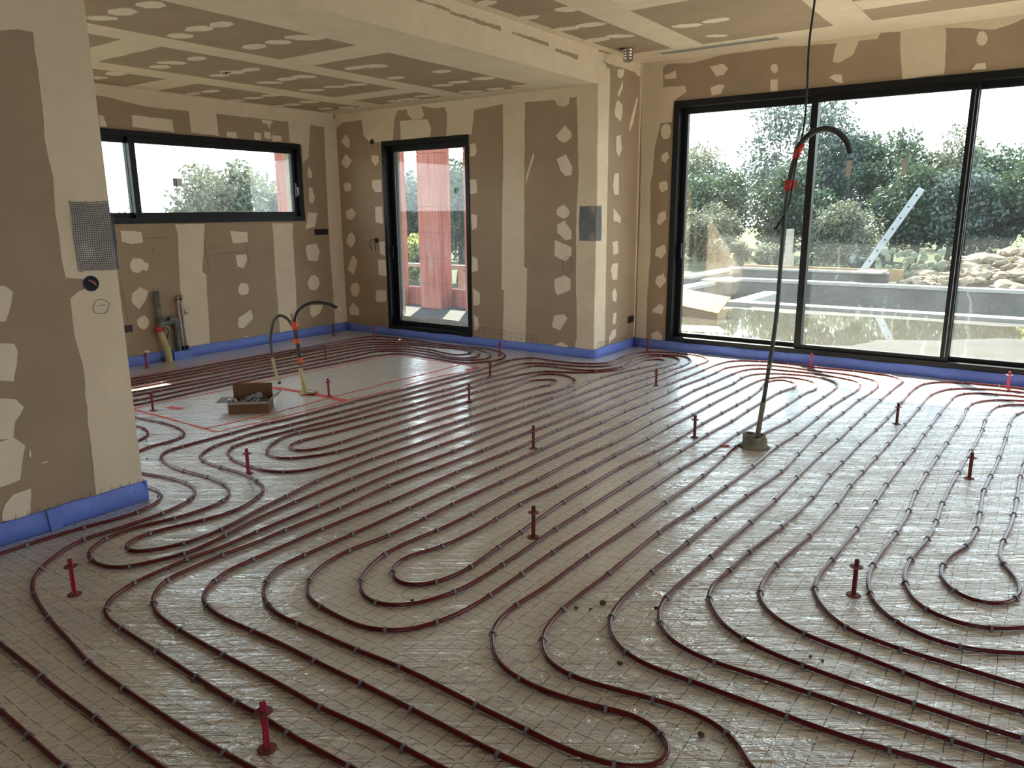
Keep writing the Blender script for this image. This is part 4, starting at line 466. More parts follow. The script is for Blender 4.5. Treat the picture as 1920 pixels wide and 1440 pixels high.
wall_ret = obj('wall_return', wr, 'board', label='short return wall between kitchen and the wide sliding window', kind='structure')
ww = Geo().box(XP, -3.43, YW, YW+0.3, 0, ZM+0.1).box(1.87, 5.2, YW, YW+0.3, 0, ZM+0.1).box(-3.43, 1.87, YW, YW+0.3, 2.604, ZM+0.1).box(-3.43, 1.87, YW, YW+0.3, -0.2, 0.085)
wall_win = obj('wall_back', ww, 'board', label='plasterboard wall above and beside the wide sliding window', kind='structure')
wc = Geo().box(XC-0.22, XC, -4.2, 1.985, 0, ZM+0.1)
wall_col = obj('wall_column', wc, 'board', label='plasterboard wall end standing close on the left', kind='structure')
# unseen rest of the room; bay openings added and sized for fill daylight
wx = Geo().box(5.2, 5.45, -4.2, 3.7, 0, ZM+0.1).box(5.2, 5.45, 7.3, YW+0.3, 0, ZM+0.1).box(5.2, 5.45, 3.7, 7.3, 2.6, ZM+0.1)
wall_right = obj('wall_right', wx, 'compound', label='unseen side wall with a bay opening added to light the room', kind='structure')
wf = Geo().box(XC, 2.4, -4.45, -4.2, 0, ZM+0.1).box(4.9, 5.45, -4.45, -4.2, 0, ZM+0.1).box(2.4, 4.9, -4.45, -4.2, 2.75, ZM+0.1)
wall_front = obj('wall_front', wf, 'compound', label='unseen back wall with a bay opening added to light the room', kind='structure')
wk = Geo().box(XL-0.3, XC-0.22, -3.45, -3.2, 0, ZK)
wall_kf = obj('wall_kitchen_front', wk, 'compound', label='plain wall closing the kitchen behind the column', kind='structure')
ceil_k = obj('ceiling_kitchen', Geo().box(XL-0.64, -4.05, -3.4, 9.60, ZK, 3.0), 'board', label='lower kitchen ceiling of brown boards with pale joints', kind='structure')
ceil_m = obj('ceiling', Geo().box(-4.05, 5.6, -4.6, 9.62, ZM, 3.3), 'board', label='main ceiling of brown boards with pale joints', kind='structure')
bulk = obj('ceiling_bulkhead', Geo().box(-4.05, XP, 1.985, 6.83, ZK, ZM+0.02), 'compound', label='pale plastered bulkhead stepping between the two ceilings', kind='structure')
roof_k = obj('roof_slab', Geo().box(XL-0.5, -4.05, -3.4, 9.60, 3.0, 3.2), 'roof_render', label='roof slab over the kitchen', kind='structure')

# -------- joint compound: bands and screw patches, each a thin skim of its own
FR = dict(L=((XL,0,0),(0,1,0),(0,0,1),(1,0,0),wall_left), D=((0,YD,0),(1,0,0),(0,0,1),(0,-1,0),wall_door), R=((XP,0,0),(0,1,0),(0,0,1),(1,0,0),wall_ret),
          W=((0,YW,0),(1,0,0),(0,0,1),(0,-1,0),wall_win), C=((XC,0,0),(0,1,0),(0,0,1),(1,0,0),wall_col))
sd = 0
for key, (bands, spots) in PATCH.items():
    org, eu, ev, en, par = FR[key]
    for i, poly in enumerate(bands):
        sd += 1; obj('joint_band', Geo().sheet(ragged(poly, 0.004, 0.07, sd), org, eu, ev, en, 0.0010+0.0002*i), 'compound', par, tri=True)
    for i, poly in enumerate(spots):
        sd += 1; obj('plaster_patch', Geo().sheet(ragged(poly, 0.0035, 0.035, sd), org, eu, ev, en, 0.0022+0.00013*(i % 11)), 'compound_pale', par, tri=True)
def rect(x0, x1, y0, y1): return [(x0,y0),(x1,y0),(x1,y1),(x0,y1)]
kb = [rect(-5.54,-5.26,-3.1,YD), rect(-6.79,-6.47,-3.1,YD), rect(-4.38,-4.05,-3.1,YD), rect(XL,-7.49,-3.1,YD), rect(-5.26,-4.38,4.21,4.53), rect(-6.47,-5.54,3.08,3.37), rect(-6.47,-5.54,5.85,6.12),
      rect(-7.49,-6.79,4.15,4.46), rect(XL,-4.05,6.55,YD), rect(-5.26,-4.38,1.6,1.9), rect(-6.47,-5.54,0.4,0.7), rect(-7.49,-6.79,1.5,1.8)]
for i, p in enumerate(kb):
    sd += 1; obj('joint_band', Geo().sheet(ragged(p, 0.006, 0.12, sd), (0,0,ZK), (1,0,0), (0,1,0), (0,0,-1), 0.0010+0.00012*i), 'compound', ceil_k, tri=True)
mb = [rect(-3.84,-3.73,1.9,YW), rect(-3.25,-2.94,-4,YW), rect(-2.94,-1.78,5.33,5.72), rect(-3.84,5.1,7.22,YW), rect(-1.78,-1.48,-4,YW), rect(-0.3,0.0,-4,YW), rect(-1.48,-0.3,6.5,6.8), rect(-3.73,-3.25,3.9,4.2),
      rect(1.2,1.5,-4,YW), rect(2.7,3.0,-4,YW), rect(-2.94,-1.78,2.6,2.9), rect(-1.48,-0.3,3.6,3.9), rect(0,1.2,5.0,5.3)]
for i, p in enumerate(mb):
    sd += 1; obj('joint_band', Geo().sheet(ragged(p, 0.006, 0.12, sd), (0,0,ZM), (1,0,0), (0,1,0), (0,0,-1), 0.0010+0.00012*i), 'compound', ceil_m, tri=True)
def ceil_spot(x, y, z, par):
    a = RND.uniform(-0.35, 0.35); w, h = RND.uniform(0.10, 0.14), RND.uniform(0.055, 0.08); rr = []
    for k in range(7):
        t = 2*math.pi*k/7+RND.uniform(-.25,.25); u, v = w*math.cos(t), h*math.sin(t)
        rr.append((x+u*math.cos(a+0.3)-v*math.sin(a+0.3), y+u*math.sin(a+0.3)+v*math.cos(a+0.3)))
    obj('plaster_patch', Geo().sheet(ragged(rr, 0.004, 0.05, int(x*997+y*31)), (0,0,z), (1,0,0), (0,1,0), (0,0,-1), 0.0030+RND.uniform(0, 0.0025)), 'compound_pale', par, tri=True)
for x, y in CEIL_K: ceil_spot(x, y, ZK, ceil_k)
for x, y in CEIL_M: ceil_spot(x, y, ZM, ceil_m)
# bare strips left on the bulkhead face
for y0, y1, z0, w in ((4.15,4.62,2.945,0.018),(4.62,5.25,2.935,0.03),(5.40,5.95,2.93,0.03),(6.06,6.45,2.905,0.04)):
    obj('bare_strip', Geo().sheet(ragged([(y0,z0),(y1,z0+0.004),(y1,z0-w),(y0,z0-w*0.6)], 0.005, 0.03, int(y0*100)), (XP,0,0), (0,1,0), (0,0,1), (1,0,0), 0.001), 'board', bulk, tri=True)
# metal corner bead at the window corner
obj('corner_bead', Geo().box(XP-0.001, XP+0.014, YW-0.014, YW+0.001, 0.11, ZM), 'compound_pale', wall_win)
def stroke(pts, key, r=0.0012, mat='pencil', name='pencil_mark'):
    org, eu, ev, en, par = FR[key]; org, eu, ev, en = map(Vector, (org, eu, ev, en))
    obj(name, Geo().tube([org+eu*u+ev*v+en*0.0026 for u, v in pts], r, 5), mat, par)
stroke([(1.883+0.040*math.cos(t*0.35)+0.004*math.sin(t), 1.058+0.036*math.sin(t*0.35)) for t in range(19)], 'C')
stroke([(1.866,1.062),(1.903,1.066)], 'C')
stroke([(4.083,1.275),(4.42,1.273)], 'L'); stroke([(4.86,1.24),(4.88,0.93)], 'L'); stroke([(5.38,1.16),(5.40,0.93)], 'L'); stroke([(4.90,1.07),(5.37,1.095)], 'L'); stroke([(4.27,1.17),(4.27,1.12)], 'L')
stroke([(4.11,1.33),(4.14,1.30),(4.17,1.33),(4.20,1.30),(4.24,1.335)], 'L', 0.001); stroke([(4.93,1.14),(4.96,1.17),(4.99,1.14),(5.03,1.17),(5.06,1.14)], 'L', 0.001)
stroke([(3.90,0.86),(3.93,0.44)], 'L', 0.001)
stroke([(-4.155+0.055*math.cos(t*0.35), 0.96+0.09*math.sin(t*0.35)) for t in range(19)], 'D', 0.0014)
stroke([(7.36,0.25),(7.60,0.315)], 'R', 0.0012)

# ------------------------------------------------------------------ windows and glazed door
def frame_bars(g, ax, a0, a1, z0, z1, w, d0, d1):
    """rectangular frame in the plane across axis ax ('x' or 'y'): a0..a1 along the wall, d0..d1 through it"""
    def bx(p0, p1, q0, q1):
        if ax == 'y': g.box(p0, p1, d0, d1, q0, q1)
        else: g.box(d0, d1, p0, p1, q0, q1)
    bx(a0, a0+w, z0, z1); bx(a1-w, a1, z0, z1); bx(a0+w, a1-w, z0, z0+w); bx(a0+w, a1-w, z1-w, z1)
    return g
def pane(par, ax, a0, a1, z0, z1, d, mat):
    g = Geo()
    if ax == 'y': g.box(a0, a1, d-0.003, d+0.003, z0, z1)
    else: g.box(d-0.003, d+0.003, a0, a1, z0, z1)
    return obj('pane', g, mat, par)
# wide sliding window
w2 = thing('window_2', 'wide black sliding window of tall dusty panes facing the pool', None, (0,0,0), kind='structure')
obj('frame', frame_bars(Geo(), 'y', -3.435, 1.875, 0.085, 2.606, 0.062, 7.735, 7.92), 'black_frame', w2)
xs = [-3.375, -2.035, -0.735, 0.565, 1.815]
pan2 = []
for i in range(4):
    d0 = 7.768 if i % 2 == 0 else 7.835
    if i == 0: d0 = 7.835
    if i == 1: d0 = 7.768
    if i == 2: d0 = 7.835
    if i == 3: d0 = 7.768
    s = obj('sash', frame_bars(Geo(), 'y', xs[i]-(0.028 if i else 0), xs[i+1]+(0.028 if i < 3 else 0), 0.125, 2.545, 0.062, d0, d0+0.05), 'black_frame', w2)
    p = obj('pane', Geo().box(xs[i]+0.03, xs[i+1]-0.03, d0+0.022, d0+0.028, 0.18, 2.49), 'glass_dusty', s); pan2.append((p, d0))
    if i < 3: obj('gasket', Geo().box(xs[i+1]+0.0, xs[i+1]+0.006, d0-0.004, d0, 0.19, 2.48), 'grey_gasket', s)
obj('sill_rail', Geo().box(-3.42, 1.86, 7.735, 7.92, 0.06, 0.10), 'black_frame', w2)
obj('handle', Geo().box(-3.335, -3.318, 7.80, 7.835, 1.00, 1.16), 'black_frame', w2)
for x0, x1 in ((-1.715,-1.665),(-1.245,-1.197)):
    obj('sticker', Geo().sheet([(x0,1.80),(x1-0.004,1.80),(x1+0.002,1.945),(x0+0.004,1.945)], (0,7.787,0), (1,0,0), (0,0,1), (0,-1,0), 0.001), 'sticker', w2)
# tall glazed door
d1 = thing('door_1', 'tall glazed door in a black frame', None, (0,0,0), kind='structure')
obj('frame', frame_bars(Geo(), 'y', -6.768, -5.438, 0.082, 2.338, 0.05, 6.818, 6.985), 'black_frame', d1)
s = obj('sash', frame_bars(Geo(), 'y', -6.715, -5.49, 0.115, 2.285, 0.068, 6.91, 6.965), 'black_frame', d1)
pane(s, 'y', -6.65, -5.555, 0.18, 2.22, 6.937, 'glass_door')
obj('gasket', Geo().box(-6.648, -6.640, 6.905, 6.91, 0.19, 2.21), 'grey_gasket', s)
hd = obj('handle', Geo().box(-6.70, -6.675, 6.895, 6.912, 0.95, 1.12).box(-6.695, -6.68, 6.862, 6.895, 1.08, 1.10).box(-6.695, -6.682, 6.858, 6.868, 0.97, 1.10), 'black_frame', s)
obj('protective_film', Geo().sheet(ragged([(-6.64,0.18),(-5.56,0.18),(-5.56,0.235),(-6.0,0.25),(-6.3,0.235),(-6.64,0.245)], 0.004, 0.06, 4), (0,6.93,0), (1,0,0), (0,0,1), (0,-1,0), 0.001), 'plastic_bag', d1, tri=True)
# long kitchen window
w1 = thing('window_1', 'long low black sliding window high on the kitchen wall', None, (0,0,0), kind='structure')
obj('frame', frame_bars(Geo(), 'x', 2.148, 6.242, 1.418, 2.312, 0.055, XL-0.16, XL+0.012), 'black_frame', w1)
for a0, a1, d in ((2.20, 4.22, XL-0.12), (4.16, 6.19, XL-0.06)):
    s = obj('sash', frame_bars(Geo(), 'x', a0, a1, 1.465, 2.262, 0.062, d-0.025, d+0.025), 'black_frame', w1)
    pane(s, 'x', a0+0.06, a1-0.06, 1.524, 2.203, d, 'glass_small')
    obj('gasket', Geo().box(d-0.02, d-0.014, a1-0.064, a1-0.056, 1.53, 2.20), 'grey_gasket', s)
obj('rail_line', Geo().box(XL+0.002, XL+0.006, 2.3, 4.2, 1.462, 1.468), 'grey_gasket', w1)
h = obj('handle', Geo().box(XL-0.034, XL-0.022, 6.150, 6.176, 1.70, 1.86).box(XL-0.022, XL+0.012, 6.158, 6.170, 1.80, 1.815).box(XL+0.006, XL+0.016, 6.156, 6.172, 1.72, 1.815), 'grey_gasket', w1)
st = obj('sticker', Geo().box(XL-0.052, XL-0.050, 4.60, 4.705, 1.79, 1.875), 'sticker_white', w1)
obj('print_bar', Geo().box(XL-0.0498, XL-0.0492, 4.607, 4.617, 1.795, 1.87), 'dark_gap', st); obj('print_bar', Geo().box(XL-0.0498, XL-0.0492, 4.628, 4.640, 1.795, 1.87), 'dark_gap', st)
# unseen bay frames round the openings added for fill daylight
w3 = thing('fill_bay_right', 'unseen bay beside the camera, added to light the room', None, (0,0,0), kind='structure')
g = Geo(); [frame_bars(g, 'x', 3.7+1.8*i, 5.5+1.8*i, 0.0, 2.6, 0.06, 5.25, 5.33) for i in range(2)]
obj('frame', g, 'black_frame', w3)
w5 = thing('fill_bay_kitchen', 'unseen bay behind the column, added to light the kitchen', None, (0,0,0), kind='structure')
g = Geo(); [frame_bars(g, 'x', -2.9+2.1*i, -0.8+2.1*i, 0.0, 2.5, 0.06, XL-0.14, XL-0.06) for i in range(2)]
obj('frame', g, 'black_frame', w5)
w4 = thing('fill_bay_front', 'unseen bay behind the camera, added to light the room', None, (0,0,0), kind='structure')
g = Geo(); [frame_bars(g, 'y', 2.4+1.25*i, 3.65+1.25*i, 0.0, 2.75, 0.06, -4.37, -4.29) for i in range(2)]
obj('frame', g, 'black_frame', w4)

# ------------------------------------------------------------------ blue foam strip along the walls
def strip(name, label, p0, p1, nrm, h=0.105, bulge=0.0, seed=1):
    rr = random.Random(seed); p0, p1, n_ = Vector(p0), Vector(p1), Vector(nrm).normalized(); ln = (p1-p0).length; k = max(4, int(ln/0.12)); g = Geo(); rows = []
    for i in range(k+1):
        c = p0.lerp(p1, i/k); o = rr.uniform(0.0, 0.006); b = bulge*(0.6+0.4*math.sin(i*0.8+seed)); hh = h+rr.uniform(-0.004, 0.004)
        rows.append([c+n_*0.001, c+n_*(0.012+o+b)+Vector((0,0,0.0)), c+n_*(0.013+o+b*1.1)+Vector((0,0,hh*0.5)), c+n_*(0.010+o*0.6+b*0.4)+Vector((0,0,hh*0.92)), c+n_*0.007+Vector((0,0,hh)), c+n_*0.001+Vector((0,0,hh-0.002))])
    for r in rows: g.v += [tuple(p) for p in r]
    for i in range(k):
        for j in range(5):
            a = i*6+j; g.f.append((a, a+6, a+7, a+1))
    g.f.append(tuple(range(6))); g.f.append(tuple(reversed(range(k*6, k*6+6)))); g.smooth = True
    return obj(name, g, 'blue_foam', label=label, cat='foam strip', group='blue foam strips along the foot of the walls')
sL = strip('foam_edge_strip', 'blue foam edge strip under the long kitchen window', (XL,-3.0,0), (XL,6.825,0), (1,0,0), 0.11, seed=2)
sD = strip('foam_edge_strip', 'blue foam edge strip passing below the tall glazed door', (XL+0.02,YD,0), (XP,YD,0), (0,-1,0), 0.095, seed=3)
sR = strip('foam_edge_strip', 'blue foam edge strip on the short return wall with the dark red socket', (XP,YD-0.012,0), (XP,YW,0), (1,0,0), 0.10, seed=4)
sW = strip('foam_edge_strip', 'blue foam edge strip bulging out below the wide sliding window', (XP+0.02,YW,0), (5.1,YW,0), (0,-1,0), 0.10, 0.028, seed=5)
sC = strip('foam_edge_strip', 'dented blue foam edge strip at the foot of the near column', (XC,-4.0,0), (XC,1.985,0), (1,0,0), 0.112, 0.004, seed=6)
obj('corner_fold', Geo().box(XC-0.05, XC+0.016, 1.9865, 2.0, 0.001, 0.11), 'blue_foam', sC)
obj('overlap_flap', Geo().sheet(ragged([(1.50,0.0),(1.555,0.004),(1.56,0.10),(1.545,0.112),(1.49,0.112)], 0.002, 0.04, 9), (XC+0.020,0,0), (0,1,0), (0,0,1), (1,0,0), 0.006), 'blue_foam', sC, tri=True)
for y, z in ((1.44,0.03),(1.62,0.045),(1.70,0.05),(1.93,0.06),(1.90,0.035)):
    obj('dent', Geo().lathe([(0.012,0),(0.009,0.004),(0.003,0.005)], 10), 'blue_foam', sC, loc=(XC+0.014,y,z)).rotation_euler = (0, math.pi/2, 0)
obj('pipe_wrap', Geo().tube([(XL+0.01,4.30,0.05),(XL+0.075,4.33,0.05),(XL+0.095,4.43,0.05),(XL+0.075,4.53,0.05),(XL+0.01,4.56,0.05)], 0.006, 6).box(XL+0.01, XL+0.09, 4.33, 4.53, 0.0, 0.095), 'blue_foam', sL, smooth=False)
def flap(par, p0, p1, nrm, z0, z1, step, seed, wavy=True):
    rr = random.Random(seed); p0, p1, n_ = Vector(p0), Vector(p1), Vector(nrm); ln = (p1-p0).length; d = (p1-p0).normalized(); g = Geo(); u = 0.02; tops = []
    while u < ln:
        hz = z1+(0.02*math.sin(u*3+seed)+rr.uniform(-.008,.008) if wavy else 0)
        b = p0+d*u+n_*0.006; g.tube([b+Vector((0,0,z0)), b+Vector((0,0,hz))+d*rr.uniform(-.006,.006)], 0.0011, 4); tops.append(b+Vector((0,0,hz)))
        u += step*rr.uniform(0.9, 1.1)
    if wavy and len(tops) > 2:
        g.tube(tops, 0.001, 4); g.tube([t-Vector((0,0,0.05)) for t in tops], 0.0009, 4)
    obj('grid_flap', g, 'flap_line', par, kind='stuff')
flap(sD, (-7.45,YD,0), (-6.79,YD,0), (0,-1,0), 0.08, 0.185, 0.055, 1)
flap(sD, (-5.42,YD,0), (-4.52,YD,0), (0,-1,0), 0.08, 0.20, 0.075, 2)
flap(sR, (XP,6.90,0), (XP,7.70,0), (1,0,0), 0.08, 0.16, 0.045, 3)
flap(sC, (XC,1.20,0), (XC,1.97,0), (1,0,0), 0.107, 0.132, 0.05, 4, False)

# ------------------------------------------------------------------ paint lines sprayed on the film (flat marks on the floor)
def paint(pts, w=0.018, seed=0):
    rr = random.Random(seed); P = bez([(a, b, 0) for a, b in pts], 6); Lf, Rt = [], []
    for i, p in enumerate(P):
        d = (P[min(i+1, len(P)-1)]-P[max(i-1, 0)]).normalized(); nn = Vector((-d.y, d.x, 0)); k = w*0.5*rr.uniform(0.55, 1.25)
        Lf.append(p+nn*k); Rt.append(p-nn*k)
    g = Geo()
    for i in range(len(P)-1):
        g.quad(Lf[i]+Vector((0,0,.0016)), Rt[i]+Vector((0,0,.0016)), Rt[i+1]+Vector((0,0,.0016)), Lf[i+1]+Vector((0,0,.0016)))
    obj('paint_line', g, 'paint_red', floor)
for i, (pts, w) in enumerate(PAINT): paint(pts, w*1.35, i)

# ------------------------------------------------------------------ heating pipes
PIPE_LABEL = dict(
 ed='longest dark red heating pipe, winding in nested loops beside the kitchen and round the pier',
 ts='dark red heating pipe winding in nested loops past the tall standing conduit',
 fu='dark red heating pipe making one long single loop round the conduit loops',
 v='outermost of the dark red heating pipe bends by the rightmost window pane',
 w='second dark red heating pipe in from the outermost bend near the rightmost pane',
 x='third dark red heating pipe bend, passing just left of the dull floor marker',
 y='fourth dark red heating pipe bend, passing just right of the dull floor marker',
 z='fifth dark red heating pipe bend, wrapped around the innermost teardrop loop',
 aa='innermost dark red heating pipe forming a teardrop loop at the far right',
 c='dark red heating pipe curving round the pink marker near the column',
 w1='dark red heating pipe hugging the foot of the near column',
 a='dark red heating pipe cutting across the bottom left corner',
 b='straight dark red heating pipe second from the bottom left corner',
 l='dark red heating pipe bend emerging from behind the column near the painted corner',
 m='small dark red heating pipe bend half hidden behind the column edge',
 k18='outermost dark red kitchen heating pipe looping along the kitchen walls',
 k27='second dark red kitchen heating pipe in from the kitchen wall',
 k36='third dark red kitchen heating pipe in, below the tall glazed door',
 k45='innermost dark red kitchen heating pipe around the bright patch of film')
EXT = dict(v=([(1.6,7.60),(1.0,7.60)],[(0.7,2.39),(1.6,2.38)]), w=([(1.6,7.43),(1.0,7.43)],[(0.7,2.53),(1.6,2.52)]), x=([(1.6,7.26),(1.0,7.27)],[(0.7,2.69),(1.6,2.68)]),
 y=([(1.6,7.10),(1.0,7.11)],[(0.36,2.98),(0.42,3.3),(0.43,4.2),(0.43,6.3)]), z=([(1.6,6.95),(1.0,6.96)],[(0.23,3.35),(0.25,4.1),(0.25,6.3)]), aa=([(0.9,6.80),(0.4,6.80)],[(0.06,5.4),(0.07,6.3)]),
 fu=([(0.9,1.48),(0.4,1.48)],[(0.7,2.23),(1.6,2.23)]), ts=([(1.4,2.07),(0.7,2.07)],[(0.03,1.70),(0.16,1.64),(0.45,1.625),(1.4,1.62)]), ed=([(0.8,1.35),(0.0,1.35)],[(-0.6,1.19),(0.7,1.19)]),
 c=([(0.6,1.05),(-0.8,1.05)],[(-4.6,2.24)]), w1=([(-3.70,-0.5),(-3.70,0.4)],[(-4.5,2.10)]), a=([(-3.2,0.72),(-3.0,0.75)],[(-1.2,0.755),(0.4,0.755)]), b=([(-3.55,0.6),(-3.45,0.8)],[(-1.1,0.91),(0.4,0.91)]),
 l=([(-6.3,2.86)],[(-4.55,2.0),(-4.55,1.5)]), m=([(-5.9,2.66)],[(-4.75,2.1),(-4.75,1.5)]), k18=([(-6.95,1.5)],[(-5.9,1.5)]), k27=([(-6.83,1.5)],[(-6.05,1.5)]), k36=([(-6.71,1.5)],[(-6.22,1.5)]), k45=([(-6.56,1.5)],[(-6.38,1.5)]))
PR = 0.0082; clips = []
for k, pts in PIPES.items():
    pre, post = EXT.get(k, ([], [])); P = list(pre)+list(pts)+list(post)
    path = [Vector((p.x, p.y, PR+0.0006)) for p in resample(P)]
    obj('heating_pipe', Geo().tube(path, PR, 9), 'pipe_red', label=PIPE_LABEL[k], cat='pipe', group='dark red underfloor heating pipes')
    last = None; j = 0
    for i, (a, b) in enumerate(pts):
        q = Vector((a, b, 0))
        if last is not None and (q-last).length < 0.20: continue
        best = min(range(len(path)), key=lambda t: (path[t].x-a)**2+(path[t].y-b)**2)
        d = path[min(best+1, len(path)-1)]-path[max(best-1, 0)]
        def put(c, d):
            if not (c.x < XC+0.03 and c.y < 2.0 and c.x > XC-0.3): clips.append((c.x, c.y, math.atan2(d.y, d.x)))
        if last is not None and (q-last).length > 0.62:      # long straight run: one more in between
            m_ = (q+last)*0.5; bm_ = min(range(len(path)), key=lambda t: (path[t].x-m_.x)**2+(path[t].y-m_.y)**2)
            put(path[bm_], path[min(bm_+1, len(path)-1)]-path[max(bm_-1, 0)])
        put(path[best], d); last = q
def clip_geo():
    g = Geo(); ri, ro, hw = PR+0.0004, PR+0.0034, 0.0048; zc = PR+0.0006; arc = [(-1, -zc)]+[(math.cos(math.pi-math.pi*i/8), math.sin(math.pi-math.pi*i/8)) for i in range(9)]
    prof_o = [(-ro, 0.0)]+[(ro*math.cos(math.pi-math.pi*i/8), zc+ro*math.sin(math.pi-math.pi*i/8)) for i in range(9)]+[(ro, 0.0)]
    prof_i = [(-ri, 0.0)]+[(ri*math.cos(math.pi-math.pi*i/8), zc+ri*math.sin(math.pi-math.pi*i/8)) for i in range(9)]+[(ri, 0.0)]
    n = len(prof_o)
    for sx_ in (-hw, hw):
        g.v += [(sx_, y, z) for y, z in prof_o]; g.v += [(sx_, y, z) for y, z in prof_i]
    for i in range(n-1):
        g.f += [(i, i+1, 2*n+i+1, 2*n+i), (n+i+1, n+i, 3*n+i, 3*n+i+1), (i+1, i, n+i, n+i+1), (2*n+i, 2*n+i+1, 3*n+i+1, 3*n+i)]
    for s_ in (-1, 1): g.box(-0.0025, 0.0025, min(s_*ro, s_*(ro+0.005)), max(s_*ro, s_*(ro+0.005)), 0.0005, 0.0035)
    return g
clips.sort(key=lambda c: c[0]**2+c[1]**2+1.5**2 if (c[1] > 0.8) else 99)
proto = obj('pipe_clip', clip_geo(), 'clip_grey', label='small grey plastic clip arched over a dark red heating pipe', cat='clip', group='grey clips pinning the heating pipes')
for i, (x, y, a) in enumerate(clips[:300]):
    o = proto if i == 0 else proto.copy()
    if i: COL.objects.link(o)
    o.location = (x, y, 0); o.rotation_euler.z = a
g = Geo(); pg = clip_geo()
for x, y, a in clips[300:]:
    b = len(g.v); ca, sa = math.cos(a), math.sin(a)
    g.v += [(x+vx*ca-vy*sa, y+vx*sa+vy*ca, vz) for vx, vy, vz in pg.v]; g.f += [tuple(b+i for i in f) for f in pg.f]
if g.v: obj('far_pipe_clips', g, 'clip_grey', label='tiny grey clips on the farthest heating pipes', cat='clips', kind='stuff')

# ------------------------------------------------------------------ screed height markers
def marker(mat):
    t = thing('level_marker', 'x', 'marker')
    obj('base_disc', Geo().lathe([(0.028,0.0),(0.028,0.002),(0.024,0.004),(0.008,0.005)], 18), 'marker_disc', t)
    obj('post', Geo().box(-0.0095, 0.0095, -0.0022, 0.0022, 0.002, 0.155).box(-0.0022, 0.0022, -0.0095, 0.0095, 0.002, 0.155), mat, t)
    obj('collar', Geo().lathe([(0.010,0.122),(0.026,0.1225),(0.026,0.1245),(0.010,0.126)], 18), 'marker_disc', t)
    return t
mk1, mk2 = marker('marker_red'), marker('marker_dull')
u1 = u2 = False
for x, y, kind, rot, lab in MARKERS:
    if kind == 1: t = mk1 if not u1 else copy_tree(mk1); u1 = True
    else: t = mk2 if not u2 else copy_tree(mk2); u2 = True
    t.location = (x, y, 0.0004); t.rotation_euler.z = rot; t['label'] = lab; t['group'] = 'upright level markers standing on the film'
    t.rotation_euler.x = RND.uniform(-0.03, 0.03)

# ------------------------------------------------------------------ crumbs of mud dropped on the film
for i, (x, y, r, lab) in enumerate(CLODS):
    g = Geo(); bm = bmesh.new(); bmesh.ops.create_icosphere(bm, subdivisions=1, radius=r); rq = random.Random(i)
    for v in bm.verts: v.co *= rq.uniform(0.7, 1.25); v.co.z = max(v.co.z*0.55+r*0.3, 0.0)
    g.v = [tuple(v.co) for v in bm.verts]; bm.faces.ensure_lookup_table(); g.f = [tuple(v.index for v in f.verts) for f in bm.faces]; bm.free()
    obj('mud_crumb', g, 'mud', label=lab, cat='mud', group='crumbs of mud on the film', loc=(x, y, 0.0005))
# ------------------------------------------------------------------ cardboard box of clips
bx = thing('cardboard_box', 'open brown cardboard box of grey clips on the painted rectangle', 'box', (-5.0, 3.49, 0.001), rotz=math.radians(42))
W_, D_, H_ = 0.30, 0.20, 0.095; t_ = 0.004
obj('base_panel', Geo().box(-W_/2, W_/2, -D_/2, D_/2, 0, t_), 'cardboard', bx)
obj('front_panel', Geo().box(-W_/2, W_/2, -D_/2, -D_/2+t_, t_, H_), 'cardboard', bx)
obj('back_panel', Geo().box(-W_/2, W_/2, D_/2-t_, D_/2, t_, H_), 'cardboard', bx)
obj('side_panel', Geo().box(-W_/2, -W_/2+t_, -D_/2+t_, D_/2-t_, t_, H_), 'cardboard', bx)
obj('side_panel', Geo().box(W_/2-t_, W_/2, -D_/2+t_, D_/2-t_, t_, H_), 'cardboard', bx)
obj('back_flap', Geo().box(-W_/2, W_/2, D_/2-t_, D_/2, H_, H_+0.105), 'cardboard', bx)
obj('front_flap', Geo().box(-W_/2, W_/2, -0.026, 0.0, -0.002, 0.002), 'cardboard_pale', bx, loc=(0,-D_/2,H_)).rotation_euler = (0.5, 0, 0)
f1 = obj('side_flap', Geo().box(-0.095, 0.0, -D_/2+0.01, D_/2-0.01, -0.002, 0.002), 'cardboard_pale', bx, loc=(-W_/2,0,H_)); f1.rotation_euler = (0, -0.03, 0)
f2 = obj('side_flap', Geo().box(0.0, 0.095, -D_/2+0.01, D_/2-0.01, -0.002, 0.002), 'cardboard_pale', bx, loc=(W_/2,0,H_)); f2.rotation_euler = (0, -0.55, 0)
rr = random.Random(5)
pile = Geo()
for i in range(150):
    u, v = rr.uniform(-0.12, 0.125), rr.uniform(-0.08, 0.08); hz = 0.03+0.055*math.exp(-((u-0.03)/0.09)**2)+rr.uniform(0, 0.02)
    mt = Matrix.Translation((u, v, hz)) @ Matrix.Rotation(rr.uniform(0, 6.28), 4, 'Z') @ Matrix.Rotation(rr.uniform(-0.9, 0.9), 4, 'X') @ Matrix.Rotation(rr.uniform(-0.6, 0.6), 4, 'Y')
    b = len(pile.v); pile.v += [tuple(mt @ (Vector(p)*1.15)) for p in pg.v]; pile.f += [tuple(b+j for j in f) for f in pg.f]
pile.box(-W_/2+0.006, W_/2-0.006, -D_/2+0.006, D_/2-0.006, 0.005, 0.035)
lc = obj('loose_clips', pile, 'clip_grey', label='heap of loose grey clips inside the cardboard box', cat='clips', kind='stuff', loc=bx.location, rotz=math.radians(42))
